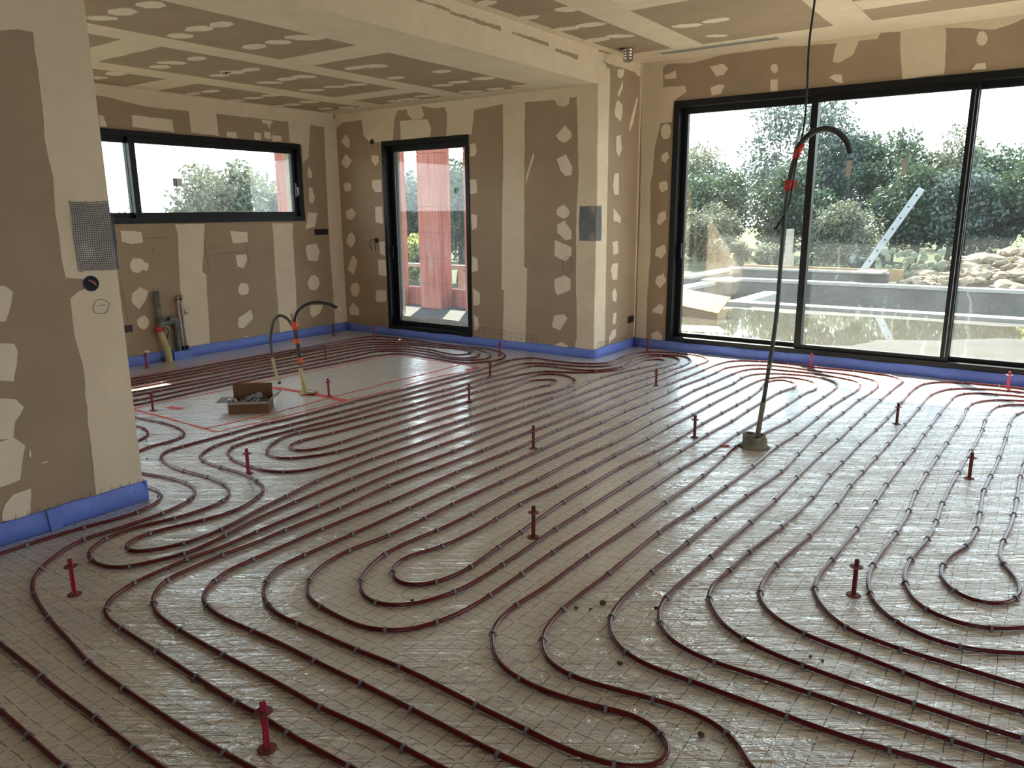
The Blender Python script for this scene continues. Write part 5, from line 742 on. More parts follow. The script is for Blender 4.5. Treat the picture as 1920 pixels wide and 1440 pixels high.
for i in range(6):    # clip strips still stuck together
    mt = Matrix.Translation((0.05+rr.uniform(-.03,.04), rr.uniform(-.03,.06), 0.098+rr.uniform(-.01,.022))) @ Matrix.Rotation(rr.uniform(0.6,1.5), 4, 'Z') @ Matrix.Rotation(rr.uniform(-.5,.3), 4, 'Y')
    g = Geo()
    for j in range(9):
        b = len(g.v); g.v += [tuple(mt @ (Vector(p)+Vector((-0.045+0.0108*j, 0, 0)))) for p in pg.v]; g.f += [tuple(b+q for q in f) for f in pg.f]
    obj('clip_strip', g, 'clip_grey', lc, kind='stuff')
g = Geo(); ctr = Vector((-0.125, -0.045, 0.085))
for i in range(40):
    a, b_ = rr.uniform(0, 6.28), rr.uniform(0, 1.3); p = ctr+Vector((0.035*math.cos(a)*math.cos(b_), 0.03*math.sin(a)*math.cos(b_), 0.028*math.sin(b_)))
    e1 = Vector((rr.uniform(-1,1), rr.uniform(-1,1), rr.uniform(-1,1)))*0.013; e2 = Vector((rr.uniform(-1,1), rr.uniform(-1,1), rr.uniform(-1,1)))*0.013
    g.quad(p, p+e1, p+e1+e2, p+e2)
obj('plastic_bag', g, 'plastic_bag', label='crumpled clear bag tucked in the corner of the cardboard box', cat='bag', loc=bx.location, rotz=math.radians(42))

# ------------------------------------------------------------------ conduits
cb = thing('conduit_bundle', 'bent black conduits bound with orange tape rising from the painted rectangle', 'conduit')
stem = bez([(-5.113,4.109,0.0),(-5.122,4.103,0.11),(-5.134,4.095,0.224),(-5.147,4.086,0.45),(-5.160,4.076,0.60)], 8)
lo = [p for p in stem if p.z < 0.245]; hi = [p for p in stem if p.z > 0.225]
obj('sleeve', Geo().tube(lo, [0.022-0.006*i/len(lo) for i in range(len(lo))], 12), 'sleeve_beige', cb)
obj('conduit', Geo().tube(hi, 0.0125, 12), 'conduit_green', cb); obj('conduit', Geo().tube([p+Vector((0.014,0.010,0)) for p in hi], 0.009, 10), 'conduit_green', cb)
obj('arched_conduit', Geo().tube(bez([(-5.155,4.080,0.56),(-5.150,4.084,0.64),(-5.128,4.099,0.705),(-5.079,4.134,0.755),(-5.005,4.187,0.781),(-4.915,4.251,0.766),(-4.845,4.301,0.728)], 10), 0.0135, 12), 'conduit_black', cb)
obj('conduit_end', Geo().tube([(-4.853,4.295,0.733),(-4.826,4.314,0.716)], 0.015, 10), 'sleeve_beige', cb)
dr = bez([(-5.165,4.072,0.58),(-5.185,4.058,0.625),(-5.215,4.037,0.66),(-5.250,4.012,0.672),(-5.285,3.987,0.645),(-5.312,3.968,0.56),(-5.325,3.958,0.44),(-5.320,3.962,0.30),(-5.305,3.972,0.19),(-5.286,3.986,0.095)], 8)
obj('drooping_conduit', Geo().tube([p for p in dr if p.z > 0.30 or p.x > -5.28 and p.z > 0.5], 0.012, 10), 'conduit_green', cb)
obj('drooping_sleeve', Geo().tube([p for p in dr if p.z < 0.33 and p.x < -5.27], 0.0125, 10), 'sleeve_beige', cb)
obj('open_end', Geo().tube([(-5.289,3.984,0.105),(-5.284,3.988,0.088)], 0.0135, 10), 'conduit_black', cb)
for z0, z1, r, m_ in ((0.555,0.620,0.027,'tape_orange'),(0.435,0.475,0.021,'tape_orange'),(0.262,0.315,0.021,'tape_orange')):
    q = [p+Vector((0.006,0.004,0)) for p in stem if z0-0.02 < p.z < z1+0.02] or [Vector((-5.14,4.09,z0)), Vector((-5.15,4.085,z1))]
    c0 = q[0]; obj('tape', Geo().tube([Vector((c0.x,c0.y,z0)), Vector((c0.x-0.003,c0.y-0.002,z1))], [r*0.92, r], 10), m_, cb)
obj('tape_tail', Geo().box(-0.03, 0.0, -0.002, 0.002, -0.01, 0.012), 'tape_orange', cb, loc=(-5.16,4.07,0.46), rotz=0.6)
obj('loose_wire', Geo().tube([(-5.165,4.075,0.60),(-5.168,4.073,0.66),(-5.172,4.07,0.69)], 0.004, 6), 'cable_black', cb)
obj('torn_collar', Geo().lathe([(0.045,0.0),(0.032,0.02),(0.024,0.06),(0.022,0.085)], 12, (-5.113,4.109,0)), 'sleeve_beige', cb)
def crumple(par, cx, cy, rx, ry, n, mat, hz=0.03, seed=1):
    rr = random.Random(seed); g = Geo()
    for i in range(n):
        a = rr.uniform(0, 6.28); d = rr.uniform(0.2, 1.0); p = Vector((cx+rx*d*math.cos(a), cy+ry*d*math.sin(a), rr.uniform(0.002, hz)))
        e1 = Vector((rr.uniform(-1,1), rr.uniform(-1,1), rr.uniform(-.25,.35)))*0.045; e2 = Vector((rr.uniform(-1,1), rr.uniform(-1,1), rr.uniform(-.25,.35)))*0.045
        q = [p, p+e1, p+e1+e2, p+e2]; g.quad(*[Vector((v.x, v.y, max(0.0018, v.z))) for v in q])
    obj('torn_film', g, mat, par)
crumple(cb, -5.05, 4.14, 0.13, 0.07, 12, 'plastic_bag', 0.012, 3)
tc_ = thing('standing_conduit', 'tall dark conduit curving over at the top, rising from a dusty sleeve', 'conduit')
tp_ = bez([(-1.461,4.789,0.02),(-1.424,4.815,0.481),(-1.402,4.831,0.825),(-1.397,4.835,1.223),(-1.387,4.842,1.638),(-1.351,4.868,1.862),(-1.320,4.890,1.918),(-1.275,4.922,1.957),(-1.220,4.961,1.971),(-1.160,5.004,1.945),(-1.118,5.034,1.895),(-1.094,5.051,1.83)], 12)
obj('dusty_stem', Geo().tube([p for p in tp_ if p.z < 0.30], [0.017]*len([p for p in tp_ if p.z < 0.30]), 12), 'sleeve_dusty', tc_)
obj('dark_stem', Geo().tube([p for p in tp_[:-1] if p.z > 0.26 and p.x < -1.30], 0.0135, 12), 'conduit_green', tc_)
obj('arched_top', Geo().tube([p for p in tp_ if p.x > -1.36 and p.z > 1.8], 0.017, 12), 'conduit_black', tc_)
obj('joint_sleeve', Geo().tube([(-1.4195,4.818,0.52),(-1.4185,4.819,0.54)], 0.0165, 12), 'sleeve_dusty', tc_)
obj('tape', Geo().tube([(-1.362,4.860,1.80),(-1.352,4.867,1.845),(-1.335,4.879,1.885)], [0.020,0.022,0.021], 10), 'tape_red', tc_)
obj('tape', Geo().tube([(-1.392,4.839,1.615),(-1.383,4.845,1.675)], [0.021,0.023], 10), 'tape_red', tc_)
obj('tape_tail', Geo().sheet(ragged([(0,0),(0.05,0.008),(0.055,0.05),(0.02,0.045),(0.0,0.04)], 0.004, 0.02, 8), (-1.388,4.838,1.625), (0.814,0.581,0), (0,0,1), (0.581,-0.814,0), 0.002), 'tape_red', tc_, tri=True)
# base: three corrugated stubs wrapped together
for dx, dy, r, hgt in ((-0.025,0.0,0.042,0.088),(0.035,0.028,0.036,0.082),(0.020,-0.030,0.038,0.075)):
    prof = [(r*1.12,0.0)]+[(r*(1.0+0.03*(i % 2)), hgt*(i+1)/9) for i in range(9)]+[(r*0.72,hgt),(r*0.66,hgt*0.55),(0.004,hgt*0.5)]
    obj('corrugated_stub', Geo().lathe(prof, 16, (-1.470+dx,4.745+dy,0)), 'sleeve_dusty', tc_)
obj('wrap', Geo().lathe([(0.10,0.0),(0.085,0.008),(0.078,0.03),(0.076,0.058),(0.070,0.062)], 18, (-1.460,4.748,0)), 'sleeve_dusty', tc_)
crumple(tc_, -1.50, 4.74, 0.15, 0.10, 10, 'clear_film', 0.05, 11)
obj('tape_scrap', Geo().box(-0.028, 0.028, -0.009, 0.009, 0.001, 0.009), 'tape_orange', tc_, loc=(-1.625,4.66,0), rotz=0.5)
cab = thing('hanging_cable', 'thin black cable hanging from the ceiling beside the tall conduit', 'cable', (0,0,0))
obj('cable', Geo().tube(bez([(-1.318,4.880,3.012),(-1.323,4.882,2.68),(-1.334,4.874,2.45),(-1.330,4.878,2.25),(-1.328,4.882,2.127),(-1.330,4.876,1.98),(-1.338,4.862,1.89),(-1.352,4.845,1.76),(-1.362,4.842,1.66),(-1.372,4.842,1.55),(-1.395,4.830,1.465),(-1.436,4.805,1.385)], 8), 0.0062, 8), 'cable_black', cab)
obj('cable_tail', Geo().tube([(-1.392,4.832,1.47),(-1.440,4.802,1.382)], 0.0078, 8), 'cable_black', cab)

# ------------------------------------------------------------------ plumbing on the kitchen wall
dp = thing('drain_pipe', 'grey plastic drain pipe with a side branch on the kitchen wall', 'pipe')
px_ = XL+0.055
obj('riser', Geo().tube([(px_,4.232,0.30),(px_,4.224,0.74)], 0.029, 14), 'pvc_grey', dp)
obj('collar', Geo().tube([(px_,4.227,0.565),(px_,4.227,0.595)], 0.033, 14), 'pvc_grey', dp)
obj('tee', Geo().tube([(px_,4.232,0.30),(px_,4.230,0.45)], 0.034, 14), 'pvc_grey', dp)
obj('branch', Geo().tube(bez([(px_,4.24,0.405),(px_,4.30,0.405),(px_,4.36,0.41),(px_,4.398,0.39),(px_,4.402,0.33)], 6), 0.027, 12), 'pvc_grey', dp)
obj('elbow', Geo().tube(bez([(px_,4.33,0.43),(px_,4.385,0.435),(px_,4.402,0.40),(px_,4.402,0.34)], 6), 0.032, 12), 'pvc_grey', dp)
obj('down_pipe', Geo().tube([(px_,4.402,0.36),(px_,4.410,0.0)], 0.026, 14), 'pvc_grey', dp)
obj('bracket', Geo().tube([(px_,4.403,0.225),(px_,4.403,0.24)], 0.030, 12), 'pvc_grey', dp)
for k, y0 in enumerate((4.462, 4.505)):
    wp = thing('water_pipe', ['white water pipe nearer the grey drain, capped in brass', 'white water pipe farther from the grey drain, carrying a small valve'][k], 'pipe', group='pair of white water pipes on the kitchen wall')
    obj('tube', Geo().tube([(XL+0.035,y0+0.012,0.0),(XL+0.035,y0,0.63)], 0.0105, 12), 'pipe_white', wp)
    obj('cap', Geo().tube([(XL+0.035,y0,0.625),(XL+0.035,y0-0.002,0.675)], 0.013, 10), 'brass', wp)
    obj('clip', Geo().box(XL, XL+0.05, y0-0.014, y0+0.014, 0.355, 0.372), 'pipe_white', wp); obj('clip', Geo().box(XL, XL+0.05, y0-0.014, y0+0.014, 0.60, 0.612), 'pipe_white', wp)
    obj('foot_sleeve', Geo().tube([(XL+0.035,y0+0.012,0.08),(XL+0.035,y0+0.012,0.135)], 0.017, 10), 'conduit_black', wp)
    if k:
        vv = obj('valve', Geo().tube([(XL+0.035,y0,0.455),(XL+0.035,y0+0.055,0.475)], 0.012, 10), 'steel', wp); obj('valve_wheel', Geo().tube([(XL+0.035,y0+0.03,0.478),(XL+0.035,y0+0.034,0.51)], 0.015, 10), 'steel', vv)
cs = thing('conduit_stub', 'leaning beige conduit stub with a red taped top against the kitchen wall', 'conduit')
cp = bez([(XL+0.10,4.262,0.0),(XL+0.095,4.255,0.12),(XL+0.085,4.225,0.25),(XL+0.075,4.205,0.34)], 6)
obj('sleeve', Geo().tube(cp, [0.036-0.006*i/len(cp) for i in range(len(cp))], 14), 'sleeve_beige', cs)
obj('red_tape', Geo().tube([(XL+0.076,4.207,0.325),(XL+0.072,4.200,0.375)], 0.033, 12), 'tape_red', cs)
obj('wire_loop', Geo().tube(bez([(XL+0.09,4.225,0.33),(XL+0.10,4.255,0.365),(XL+0.10,4.285,0.34),(XL+0.09,4.275,0.27),(XL+0.09,4.265,0.24)], 6), 0.005, 6), 'cable_black', cs)
obj('wire_loop', Geo().tube(bez([(XL+0.09,4.225,0.335),(XL+0.10,4.265,0.375),(XL+0.10,4.297,0.34),(XL+0.09,4.28,0.29)], 6), 0.004, 6), 'pipe_white', cs)

# ------------------------------------------------------------------ electric boxes, ceiling fittings
def socket(label, cx, cz, w, h, ax, mat, n=1):
    t = thing('socket_box', label, 'socket', group='dark wall boxes'); g = Geo(); r = Geo()
    if ax == 'L': g.box(XL, XL+0.006, cx-w/2, cx+w/2, cz-h/2, cz+h/2)
    elif ax == 'R': g.box(XP, XP+0.006, cx-w/2, cx+w/2, cz-h/2, cz+h/2)
    obj('plate', g, mat, t)
    x0 = (XL if ax == 'L' else XP)+0.006
    for i in range(n):
        cy = cx-w/2+w*(i+0.5)/n
        o = obj('cup', Geo().lathe([(0.030,0.0),(0.030,0.004),(0.025,0.004),(0.024,0.001),(0.002,0.001)], 16), 'socket_black', t, loc=(x0,cy,cz)); o.rotation_euler = (0, math.pi/2, 0)
        k = obj('screw', Geo().lathe([(0.004,0.0),(0.003,0.004)], 8), 'brass', t, loc=(x0,cy+0.0,cz+0.034)); k.rotation_euler = (0, math.pi/2, 0)
    return t
socket('small dark red wall box by the column on the kitchen wall', 3.925, 0.387, 0.078, 0.072, 'L', 'socket_red')
socket('long black wall box right of the long kitchen window', 6.488, 1.278, 0.215, 0.07, 'L', 'socket_black', 3)
socket('double dark red wall box on the short return wall', 7.665, 0.318, 0.145, 0.078, 'R', 'socket_red', 2)
rb = thing('round_wall_box', 'round black wall box with loose wires on the near column', 'socket')
o = obj('rim', Geo().lathe([(0.036,0.0),(0.036,0.003),(0.031,0.003),(0.030,0.0005),(0.002,0.0005)], 22), 'dark_gap', rb, loc=(XC+0.001,1.849,1.175)); o.rotation_euler = (0, math.pi/2, 0)
o = obj('blue_collar', Geo().lathe([(0.039,0.0),(0.039,0.002),(0.0355,0.002),(0.0355,0.0)], 22), 'wire_blue', rb, loc=(XC+0.0006,1.849,1.175)); o.rotation_euler = (0, math.pi/2, 0)
obj('wire', Geo().tube(bez([(XC+0.003,1.835,1.195),(XC+0.012,1.845,1.190),(XC+0.014,1.862,1.175),(XC+0.010,1.868,1.160)], 6), 0.0025, 6), 'wire_red', rb)
obj('wire', Geo().tube(bez([(XC+0.003,1.838,1.190),(XC+0.016,1.850,1.182),(XC+0.016,1.866,1.168)], 6), 0.0025, 6), 'pipe_white', rb)
for lab, x, z in (('small round black conduit mouth left of the top of the glazed door', -6.92, 2.343), ('small black conduit mouth with drooping wires left of the glazed door handle', -6.923, 1.173)):
    t = thing('conduit_mouth', lab, 'conduit', group='conduit mouths beside the glazed door')
    o = obj('ring', Geo().lathe([(0.030,0.0),(0.030,0.012),(0.022,0.012),(0.020,0.002),(0.002,0.002)], 16), 'conduit_black', t, loc=(x,YD-0.002,z)); o.rotation_euler = (math.pi/2, 0, 0)
    if z < 1.5:
        for q in (-1, 1): obj('wire', Geo().tube(bez([(x,YD-0.012,z),(x+q*0.03,YD-0.06,z+0.01),(x+q*0.045-0.01,YD-0.07,z-0.04),(x+q*0.03,YD-0.06,z-0.12)], 6), 0.004, 6), 'cable_black', t)
ag = thing('air_grille', 'long slim slotted air grille in the ceiling beside the wide window', 'vent')
obj('frame', Geo().box(-3.46, -2.27, 7.305, 7.325, ZM-0.006, ZM).box(-3.46, -2.27, 7.425, 7.445, ZM-0.006, ZM).box(-3.46, -3.44, 7.325, 7.425, ZM-0.006, ZM).box(-2.29, -2.27, 7.325, 7.425, ZM-0.006, ZM), 'grille_white', ag)
obj('recess', Geo().box(-3.44, -2.29, 7.325, 7.425, ZM-0.0048, ZM-0.0015), 'dark_gap', ag)
for i in range(3): obj('slat', Geo().box(-3.44, -2.29, 7.346+0.027*i, 7.354+0.027*i, ZM-0.0055, ZM-0.0048), 'grille_white', ag)
fd = thing('flexible_duct', 'short silver flexible duct end poking out of the ceiling corner', 'duct')
obj('sleeve', Geo().lathe([(0.046+0.004*(i % 2), -0.004-0.0125*i) for i in range(10)]+[(0.03,-0.125)], 18, (-3.575,6.95,ZM)), 'alu_foil', fd)
obj('cut_hole', Geo().box(-3.665, -3.60, 6.90, 6.99, ZM-0.0035, ZM-0.0028), 'dark_gap', fd)
sw_ = obj('ceiling_wire', Geo().tube([(-6.03,4.25,ZK),(-6.03,4.25,ZK-0.03)], 0.006, 6).tube([(-6.07,4.24,ZK-0.015),(-5.99,4.26,ZK-0.012)], 0.004, 6), 'cable_black', label='tiny black wire end poking from the kitchen ceiling', cat='wire')

# ------------------------------------------------------------------ reinforcing mesh patches hung on the corners
def lattice(pl, u0, u1, v0, v1, pitch, r, seed):
    rr = random.Random(seed); g = Geo(); org, eu, ev, en = [Vector(q) for q in pl]
    nu, nv = int((u1-u0)/pitch), int((v1-v0)/pitch)
    def P3(u, v): return org+eu*u+ev*v+en*(0.006+0.003*math.sin(v*21+seed)+0.002*math.sin(u*33))
    for i in range(nu+1):
        u = u0+(u1-u0)*i/nu; g.tube([P3(u+0.002*math.sin(k*0.9+i*0.2), v0+(v1-v0)*k/10+(rr.uniform(-.006,.006) if k in (0, 10) else 0)) for k in range(11)], r, 4, False)
    for j in range(nv+1):
        v = v0+(v1-v0)*j/nv; g.tube([P3(u0+(u1-u0)*k/6, v+0.003*math.sin(k*0.9+j*0.3)) for k in range(7)], r, 4, False)
    return g
ms = thing('reinforcing_mesh', 'blue fibreglass mesh patch hanging on the near column', 'mesh')
obj('mesh_face', lattice(((XC,0,0),(0,1,0),(0,0,1),(1,0,0)), 1.797, 1.988, 1.238, 1.565, 0.0105, 0.0014, 2), 'mesh_blue', ms, smooth=False)
obj('mesh_fold', lattice(((0,1.988,0),(-1,0,0),(0,0,1),(0,1,0)), -XC-0.004, -XC+0.06, 1.24, 1.50, 0.0105, 0.0014, 3), 'mesh_blue', ms, smooth=False)
ms = thing('reinforcing_mesh', 'blue fibreglass mesh patch folded round the pier corner', 'mesh')
obj('mesh_face', lattice(((0,YD,0),(1,0,0),(0,0,1),(0,-1,0)), -4.015, XP+0.002, 1.212, 1.553, 0.010, 0.0017, 4), 'mesh_blue', ms, smooth=False)
obj('mesh_fold', lattice(((XP,0,0),(0,1,0),(0,0,1),(1,0,0)), YD-0.004, 6.94, 1.212, 1.556, 0.010, 0.0015, 5), 'mesh_blue', ms, smooth=False)

# ------------------------------------------------------------------ outdoors
ZT = -0.10
obj('ground', Geo().box(-80, 60, -60, 12.9, -0.9, -0.32).box(-80, 60, 18.4, 90, -0.9, -0.32).box(-80, -6.66, 12.9, 18.4, -0.9, -0.32).box(10, 60, 12.9, 18.4, -0.9, -0.32), 'earth', label='dry earth ground around the house', kind='structure')
obj('bounce_yard', Geo().box(5.5, 24, -24, 12.8, -0.5, -0.16).box(-16, 5.5, -24, -4.5, -0.5, -0.16), 'bounce_gravel', label='unseen yard made pale to bounce sunlight into the room', kind='structure')  # out of view, added as a bright reflector outside the bays
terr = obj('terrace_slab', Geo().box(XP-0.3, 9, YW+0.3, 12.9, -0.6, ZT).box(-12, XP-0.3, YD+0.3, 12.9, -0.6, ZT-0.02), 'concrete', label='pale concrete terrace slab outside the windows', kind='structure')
pw = [(-4.3,9.0),(-3.6,8.85),(-2.9,9.1),(-2.45,9.55),(-1.9,9.7),(-1.75,10.3),(-1.2,10.6),(-0.5,11.3),(0.6,11.5),(1.6,12.0),(0.5,12.55),(-0.9,12.45),(-2.2,12.5),(-3.4,12.3),(-4.3,12.5),(-4.9,11.6),(-4.6,10.3),(-4.9,9.6)]
obj('puddle', Geo().sheet(ragged(pw, 0.05, 0.2, 3), (0,0,ZT), (1,0,0), (0,1,0), (0,0,1), 0.002), 'puddle_water', label='wide shallow puddle on the concrete terrace', cat='puddle', tri=True)
pool = thing('swimming_pool', 'unfinished concrete pool basin beyond the terrace', 'pool')
obj('near_coping', Geo().box(-6.6, 10, 12.9, 13.22, -0.35, -0.045), 'coping', pool)
obj('near_wall', Geo().box(-6.6, 10, 12.95, 13.18, -1.7, -0.35), 'concrete_dark', pool)
obj('far_wall', Geo().box(-6.4, 10, 18.1, 18.4, -1.7, -0.16), 'concrete_dark', pool)
obj('far_coping', Geo().box(-6.4, 10, 18.08, 18.42, -0.16, -0.095), 'coping', pool)
obj('side_wall', Geo().box(-6.65, -6.35, 13.0, 18.4, -1.7, -0.16), 'concrete_dark', pool)
obj('side_coping', Geo().box(-6.68, -6.32, 13.0, 18.42, -0.16, -0.095), 'coping', pool)
obj('basin_floor', Geo().box(-6.4, 10, 13.1, 18.2, -1.7, -1.6), 'concrete_dark', pool)
obj('inner_wall', Geo().box(-4.95, -4.62, 13.2, 16.1, -1.7, -0.16), 'coping', pool)
rw = thing('retaining_wall', 'low raised block wall behind the pool basin', 'wall')
obj('front_face', Geo().box(-6.75, -3.1, 19.0, 19.2, -0.5, 0.055), 'concrete_dark', rw); obj('top', Geo().box(-6.78, -3.1, 18.98, 19.22, 0.055, 0.10), 'coping', rw)
obj('side_face', Geo().box(-6.98, -6.74, 16.4, 19.2, -0.5, 0.0), 'concrete_dark', rw); obj('side_top', Geo().box(-7.0, -6.72, 16.4, 19.2, 0.0, 0.055), 'coping', rw)
for lab, x0, x1, y0, y1, z0, z1, m_ in (
    ('long orange formwork board along the back of the pool walls', -6.9, -3.0, 20.45, 20.55, -0.2, 0.07, 'plank'),
    ('grey timber plank lying flat on the end of the block wall', -3.75, -3.15, 18.45, 19.3, 0.102, 0.13, 'plank_grey'),
    ('short grey plank laid across the pool side coping', -6.70, -5.9, 16.9, 17.5, -0.093, -0.05, 'plank_grey'),
    ('pale plank end propped on the right of the block wall', -4.0, -3.2, 19.4, 19.8, 0.02, 0.06, 'plank_grey')):
    obj('timber_plank', Geo().box(x0, x1, y0, y1, z0, z1), m_, label=lab, cat='plank', group='timber planks around the pool')
wp_ = thing('white_post', 'pale square timber post standing behind the formwork board', 'post', (-5.88,21.0,0))
obj('post', Geo().box(-0.08, 0.08, -0.08, 0.08, -0.4, 1.0), 'plank_grey', wp_); obj('brace', Geo().box(-0.13, 0.17, -0.1, -0.08, -0.3, 0.38), 'plank_grey', wp_)
al = thing('aluminium_rule', 'long aluminium straightedge with bolt holes leaning by the pool', 'straightedge', (-3.90,20.0,-0.10))
ang = math.atan2(2.04, 1.16); mt = Matrix.Rotation(-ang, 4, 'Y')
obj('bar', Geo().box(0, 2.36, -0.04, 0.04, -0.075, 0.075, mt), 'alu_rule', al)
for i in range(8):
    p = mt @ Vector((0.16+0.29*i, -0.042, 0.0)); o = obj('bolt_hole', Geo().lathe([(0.022,0),(0.020,0.004)], 10), 'dark_gap', al, loc=tuple(p)); o.rotation_euler = (math.pi/2, 0, 0)
yb = thing('formwork_box', 'low timber box with a yellow panel on top at the edge of the puddle', 'box', (-4.75,11.6,ZT))
obj('yellow_panel', Geo().sheet([(-1.3,-0.05),(0.70,-0.62),(0.66,0.02),(-1.25,0.52)], (0,0,0.26), (1,0,0), (0,0.958,0.285), (0,-0.285,0.958), 0.018), 'ply_yellow', yb)
obj('side_board', Geo().sheet([(-1.22,0.0),(0.66,-0.52),(0.62,-0.05),(-1.2,0.42)], (0,0,0.0), (1,0,0), (0,1,0), (0,0,1), 0.10), 'plank', yb)
# prickly pear
pc = thing('prickly_pear', 'clump of round padded prickly pear beside the rubble', 'cactus', (-3.0,21.2,-0.3))
rr = random.Random(9)
for i in range(70):
    x, z = rr.uniform(-0.8, 0.8), rr.uniform(0.1, 0.80); r = rr.uniform(0.06, 0.10); a = rr.uniform(-0.7, 0.7)
    g = Geo().lathe([(0.3*r,-0.02),(0.95*r,-0.012),(r,0.0),(0.95*r,0.012),(0.3*r,0.02)], 12)
    o = obj('pad', g, 'cactus', pc, loc=(x, rr.uniform(-0.3, 0.3), z)); o.rotation_euler = (math.pi/2+rr.uniform(-.3,.3), 0, a)
# rubble
rocks = []
for i in range(3):
    g = Geo(); bm = bmesh.new(); bmesh.ops.create_icosphere(bm, subdivisions=2, radius=1.0)
    for v in bm.verts: v.co *= 0.75+0.5*rr.random(); v.co.z *= 0.7
    me = bpy.data.meshes.new('rock'); bm.to_mesh(me); bm.free(); me.materials.append(M['rock']); rocks.append(me)
n_r = 0
for i in range(150):
    x = rr.uniform(-2.9, 2.6); t = (x+2.9)/5.5; y = 18.8+rr.uniform(0, 3.6); hmax = 0.1+0.28*min(3.2, (y-18.8))*min(1, 0.25+t*1.3)
    s_ = rr.uniform(0.09, 0.26)
    o = bpy.data.objects.new('rubble_stone', rocks[i % 3]); COL.objects.link(o); o.location = (x, y, -0.30+hmax); o.scale = (s_*rr.uniform(.8,1.5), s_*rr.uniform(.7,1.2), s_*rr.uniform(.6,1.0))
    o.rotation_euler = (rr.uniform(-.4,.4), rr.uniform(-.4,.4), rr.uniform(0,6.28)); tag(o, 'broken ochre stone in the rubble bank beyond the pool', 'stone', 'stones of the rubble bank')
g = Geo()
for j in range(11):
    for i in range(14): g.v.append((-3.1+6.0*i/13, 18.5+4.6*j/10, -0.45+0.26*min(3.4, 4.6*j/10)*min(1, 0.2+i/10)+rr.uniform(-.05,.05)))
for j in range(10):
    for i in range(13): a = j*14+i; g.f.append((a, a+1, a+15, a+14))
obj('rubble_bank', g, 'rock', label='sloping bank of loose earth under the stones', cat='bank')
# clay block pillars beyond the glazed door
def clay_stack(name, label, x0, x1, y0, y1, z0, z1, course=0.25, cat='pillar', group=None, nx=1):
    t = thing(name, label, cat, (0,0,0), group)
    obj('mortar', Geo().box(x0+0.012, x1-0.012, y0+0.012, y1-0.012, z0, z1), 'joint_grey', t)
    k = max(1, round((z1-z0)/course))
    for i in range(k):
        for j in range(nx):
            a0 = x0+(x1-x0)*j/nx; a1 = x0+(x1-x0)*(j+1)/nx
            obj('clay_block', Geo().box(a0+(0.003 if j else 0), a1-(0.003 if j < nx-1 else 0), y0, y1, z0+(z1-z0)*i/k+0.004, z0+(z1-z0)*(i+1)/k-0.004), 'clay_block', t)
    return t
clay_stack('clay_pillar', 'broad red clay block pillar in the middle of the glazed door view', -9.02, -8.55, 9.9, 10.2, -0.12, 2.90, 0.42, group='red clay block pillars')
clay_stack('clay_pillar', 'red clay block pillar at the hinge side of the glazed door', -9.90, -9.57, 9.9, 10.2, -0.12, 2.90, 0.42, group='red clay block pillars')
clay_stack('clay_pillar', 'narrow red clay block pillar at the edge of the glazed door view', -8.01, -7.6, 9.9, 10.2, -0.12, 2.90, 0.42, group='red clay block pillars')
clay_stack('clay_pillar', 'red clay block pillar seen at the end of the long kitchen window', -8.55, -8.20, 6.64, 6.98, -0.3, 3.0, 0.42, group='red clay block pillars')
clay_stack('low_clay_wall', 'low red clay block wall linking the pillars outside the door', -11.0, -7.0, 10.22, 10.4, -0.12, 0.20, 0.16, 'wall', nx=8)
tr_ = thing('timber_rail', 'pale timber rail on short posts between the clay pillars', 'rail', (0,0,0))
obj('top_rail', Geo().box(-10.2, -6.8, 10.62, 10.74, 0.52, 0.58), 'coping', tr_)
for x in (-9.4, -8.7, -8.02, -7.6): obj('post', Geo().box(x-0.06, x+0.06, 10.62, 10.74, -0.1, 0.52), 'plank_grey', tr_)
obj('timber_plank', Geo().sheet([(-7.25,8.05),(-6.98,7.95),(-6.72,8.42),(-6.99,8.55)], (0,0,ZT-0.02), (1,0,0), (0,1,0), (0,0,1), 0.03), 'plank', label='short orange plank lying on the terrace outside the glazed door', cat='plank')
obj('terrace_wall_panel', Geo().box(-13, -11.02, 10.2, 10.4, -0.12, 0.6), 'concrete_dark', label='dark wall end beyond the clay pillars', cat='wall')
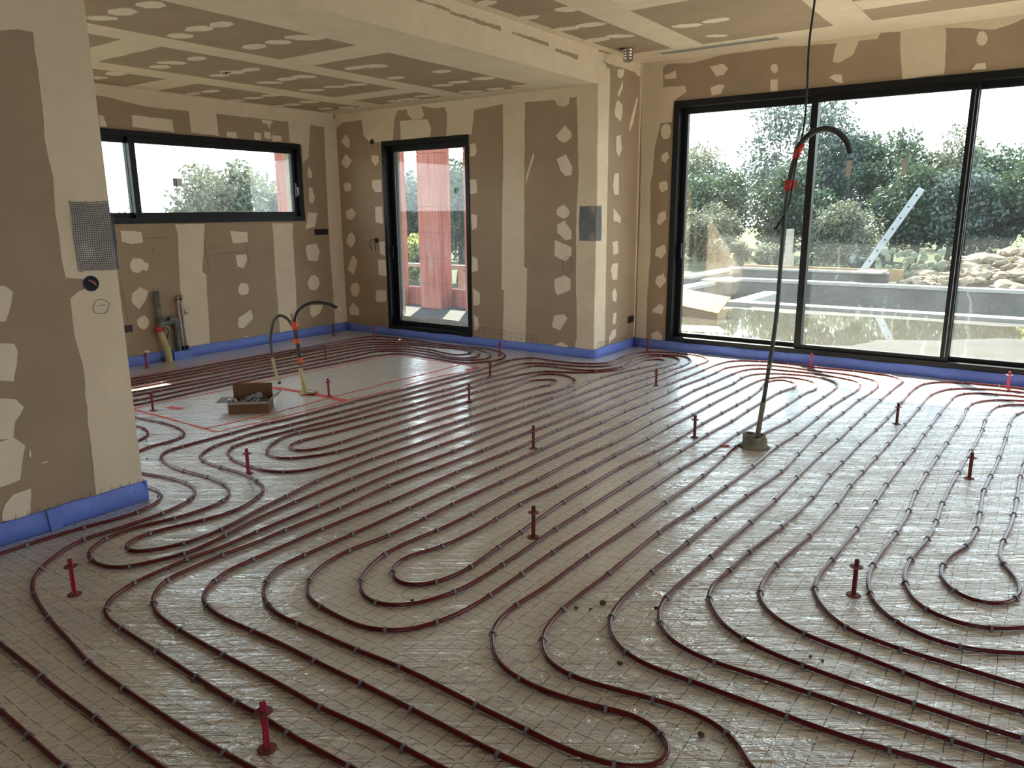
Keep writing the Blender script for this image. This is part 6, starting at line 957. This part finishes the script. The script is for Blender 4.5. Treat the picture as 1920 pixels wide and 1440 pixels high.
# trees
def tree(name, label, x, y, top, r, mat, seed, base=-0.32, leaf_s=0.085, n=4200, flat=0.8, trunk=True, group='trees and bushes beyond the terrace', crown_lo=None):
    n = int(n*1.9); leaf_s *= 1.2
    rr = random.Random(seed); t = thing(name, label, 'bush' if 'bush' in name else 'tree', (x, y, base), group)
    Ht = top-base; lo = crown_lo if crown_lo is not None else (0.13*Ht if trunk else 0.02*Ht); cz = (Ht+lo)/2; rz = (Ht-lo)/2
    blobs = []
    for i in range(34):
        a, b = rr.uniform(0, 6.283), math.asin(rr.uniform(-0.95, 1)); d = rr.uniform(0.45, 0.80)
        blobs.append((Vector((r*d*math.cos(a)*math.cos(b), r*d*flat*math.sin(a)*math.cos(b), cz+rz*d*math.sin(b))), rr.uniform(0.30, 0.46)*min(r, rz)))
    g = Geo()
    for i in range(n):
        c, br = blobs[rr.randrange(len(blobs))]
        dv = Vector((rr.gauss(0,1), rr.gauss(0,1), rr.gauss(0,1))).normalized()*br*(rr.random()**0.45)
        p = c+Vector((dv.x, dv.y, dv.z*0.9)); s_ = leaf_s*rr.uniform(0.6, 1.25)
        e1 = Vector((rr.gauss(0,1), rr.gauss(0,1), rr.gauss(0,1))).normalized(); e2 = e1.orthogonal().normalized(); e2 = (Matrix.Rotation(rr.uniform(0, 6.28), 3, e1) @ e2)
        g.quad(p-e1*s_*0.7, p+e2*s_*0.38, p+e1*s_*0.7, p-e2*s_*0.38)
    me = bpy.data.meshes.new('crown'); me.from_pydata(g.v, [], g.f); me.materials.append(M[mat]); o = bpy.data.objects.new('crown', me); COL.objects.link(o); o.parent = t
    if trunk:
        tr = bez([(0,0,0),(0.06*r,0.02,Ht*0.25),(-0.04*r,0,Ht*0.55),(0.03,0,Ht*0.8)], 5); obj('trunk', Geo().tube(tr, [0.11*(1-0.8*i/len(tr))+0.02 for i in range(len(tr))], 8), 'bark', t)
        for i in range(3):
            c = blobs[i][0]; obj('branch', Geo().tube(bez([(0.02,0,Ht*0.32),(c.x*0.5,c.y*0.5,(Ht*0.32+c.z)/2),tuple(c)], 4), [0.05,0.045,0.04,0.035,0.03,0.026,0.022,0.018,0.014], 6), 'bark', t)
    return t
for i, a in enumerate(TREES): tree(*a[:7], seed=100+i*7, **a[7])
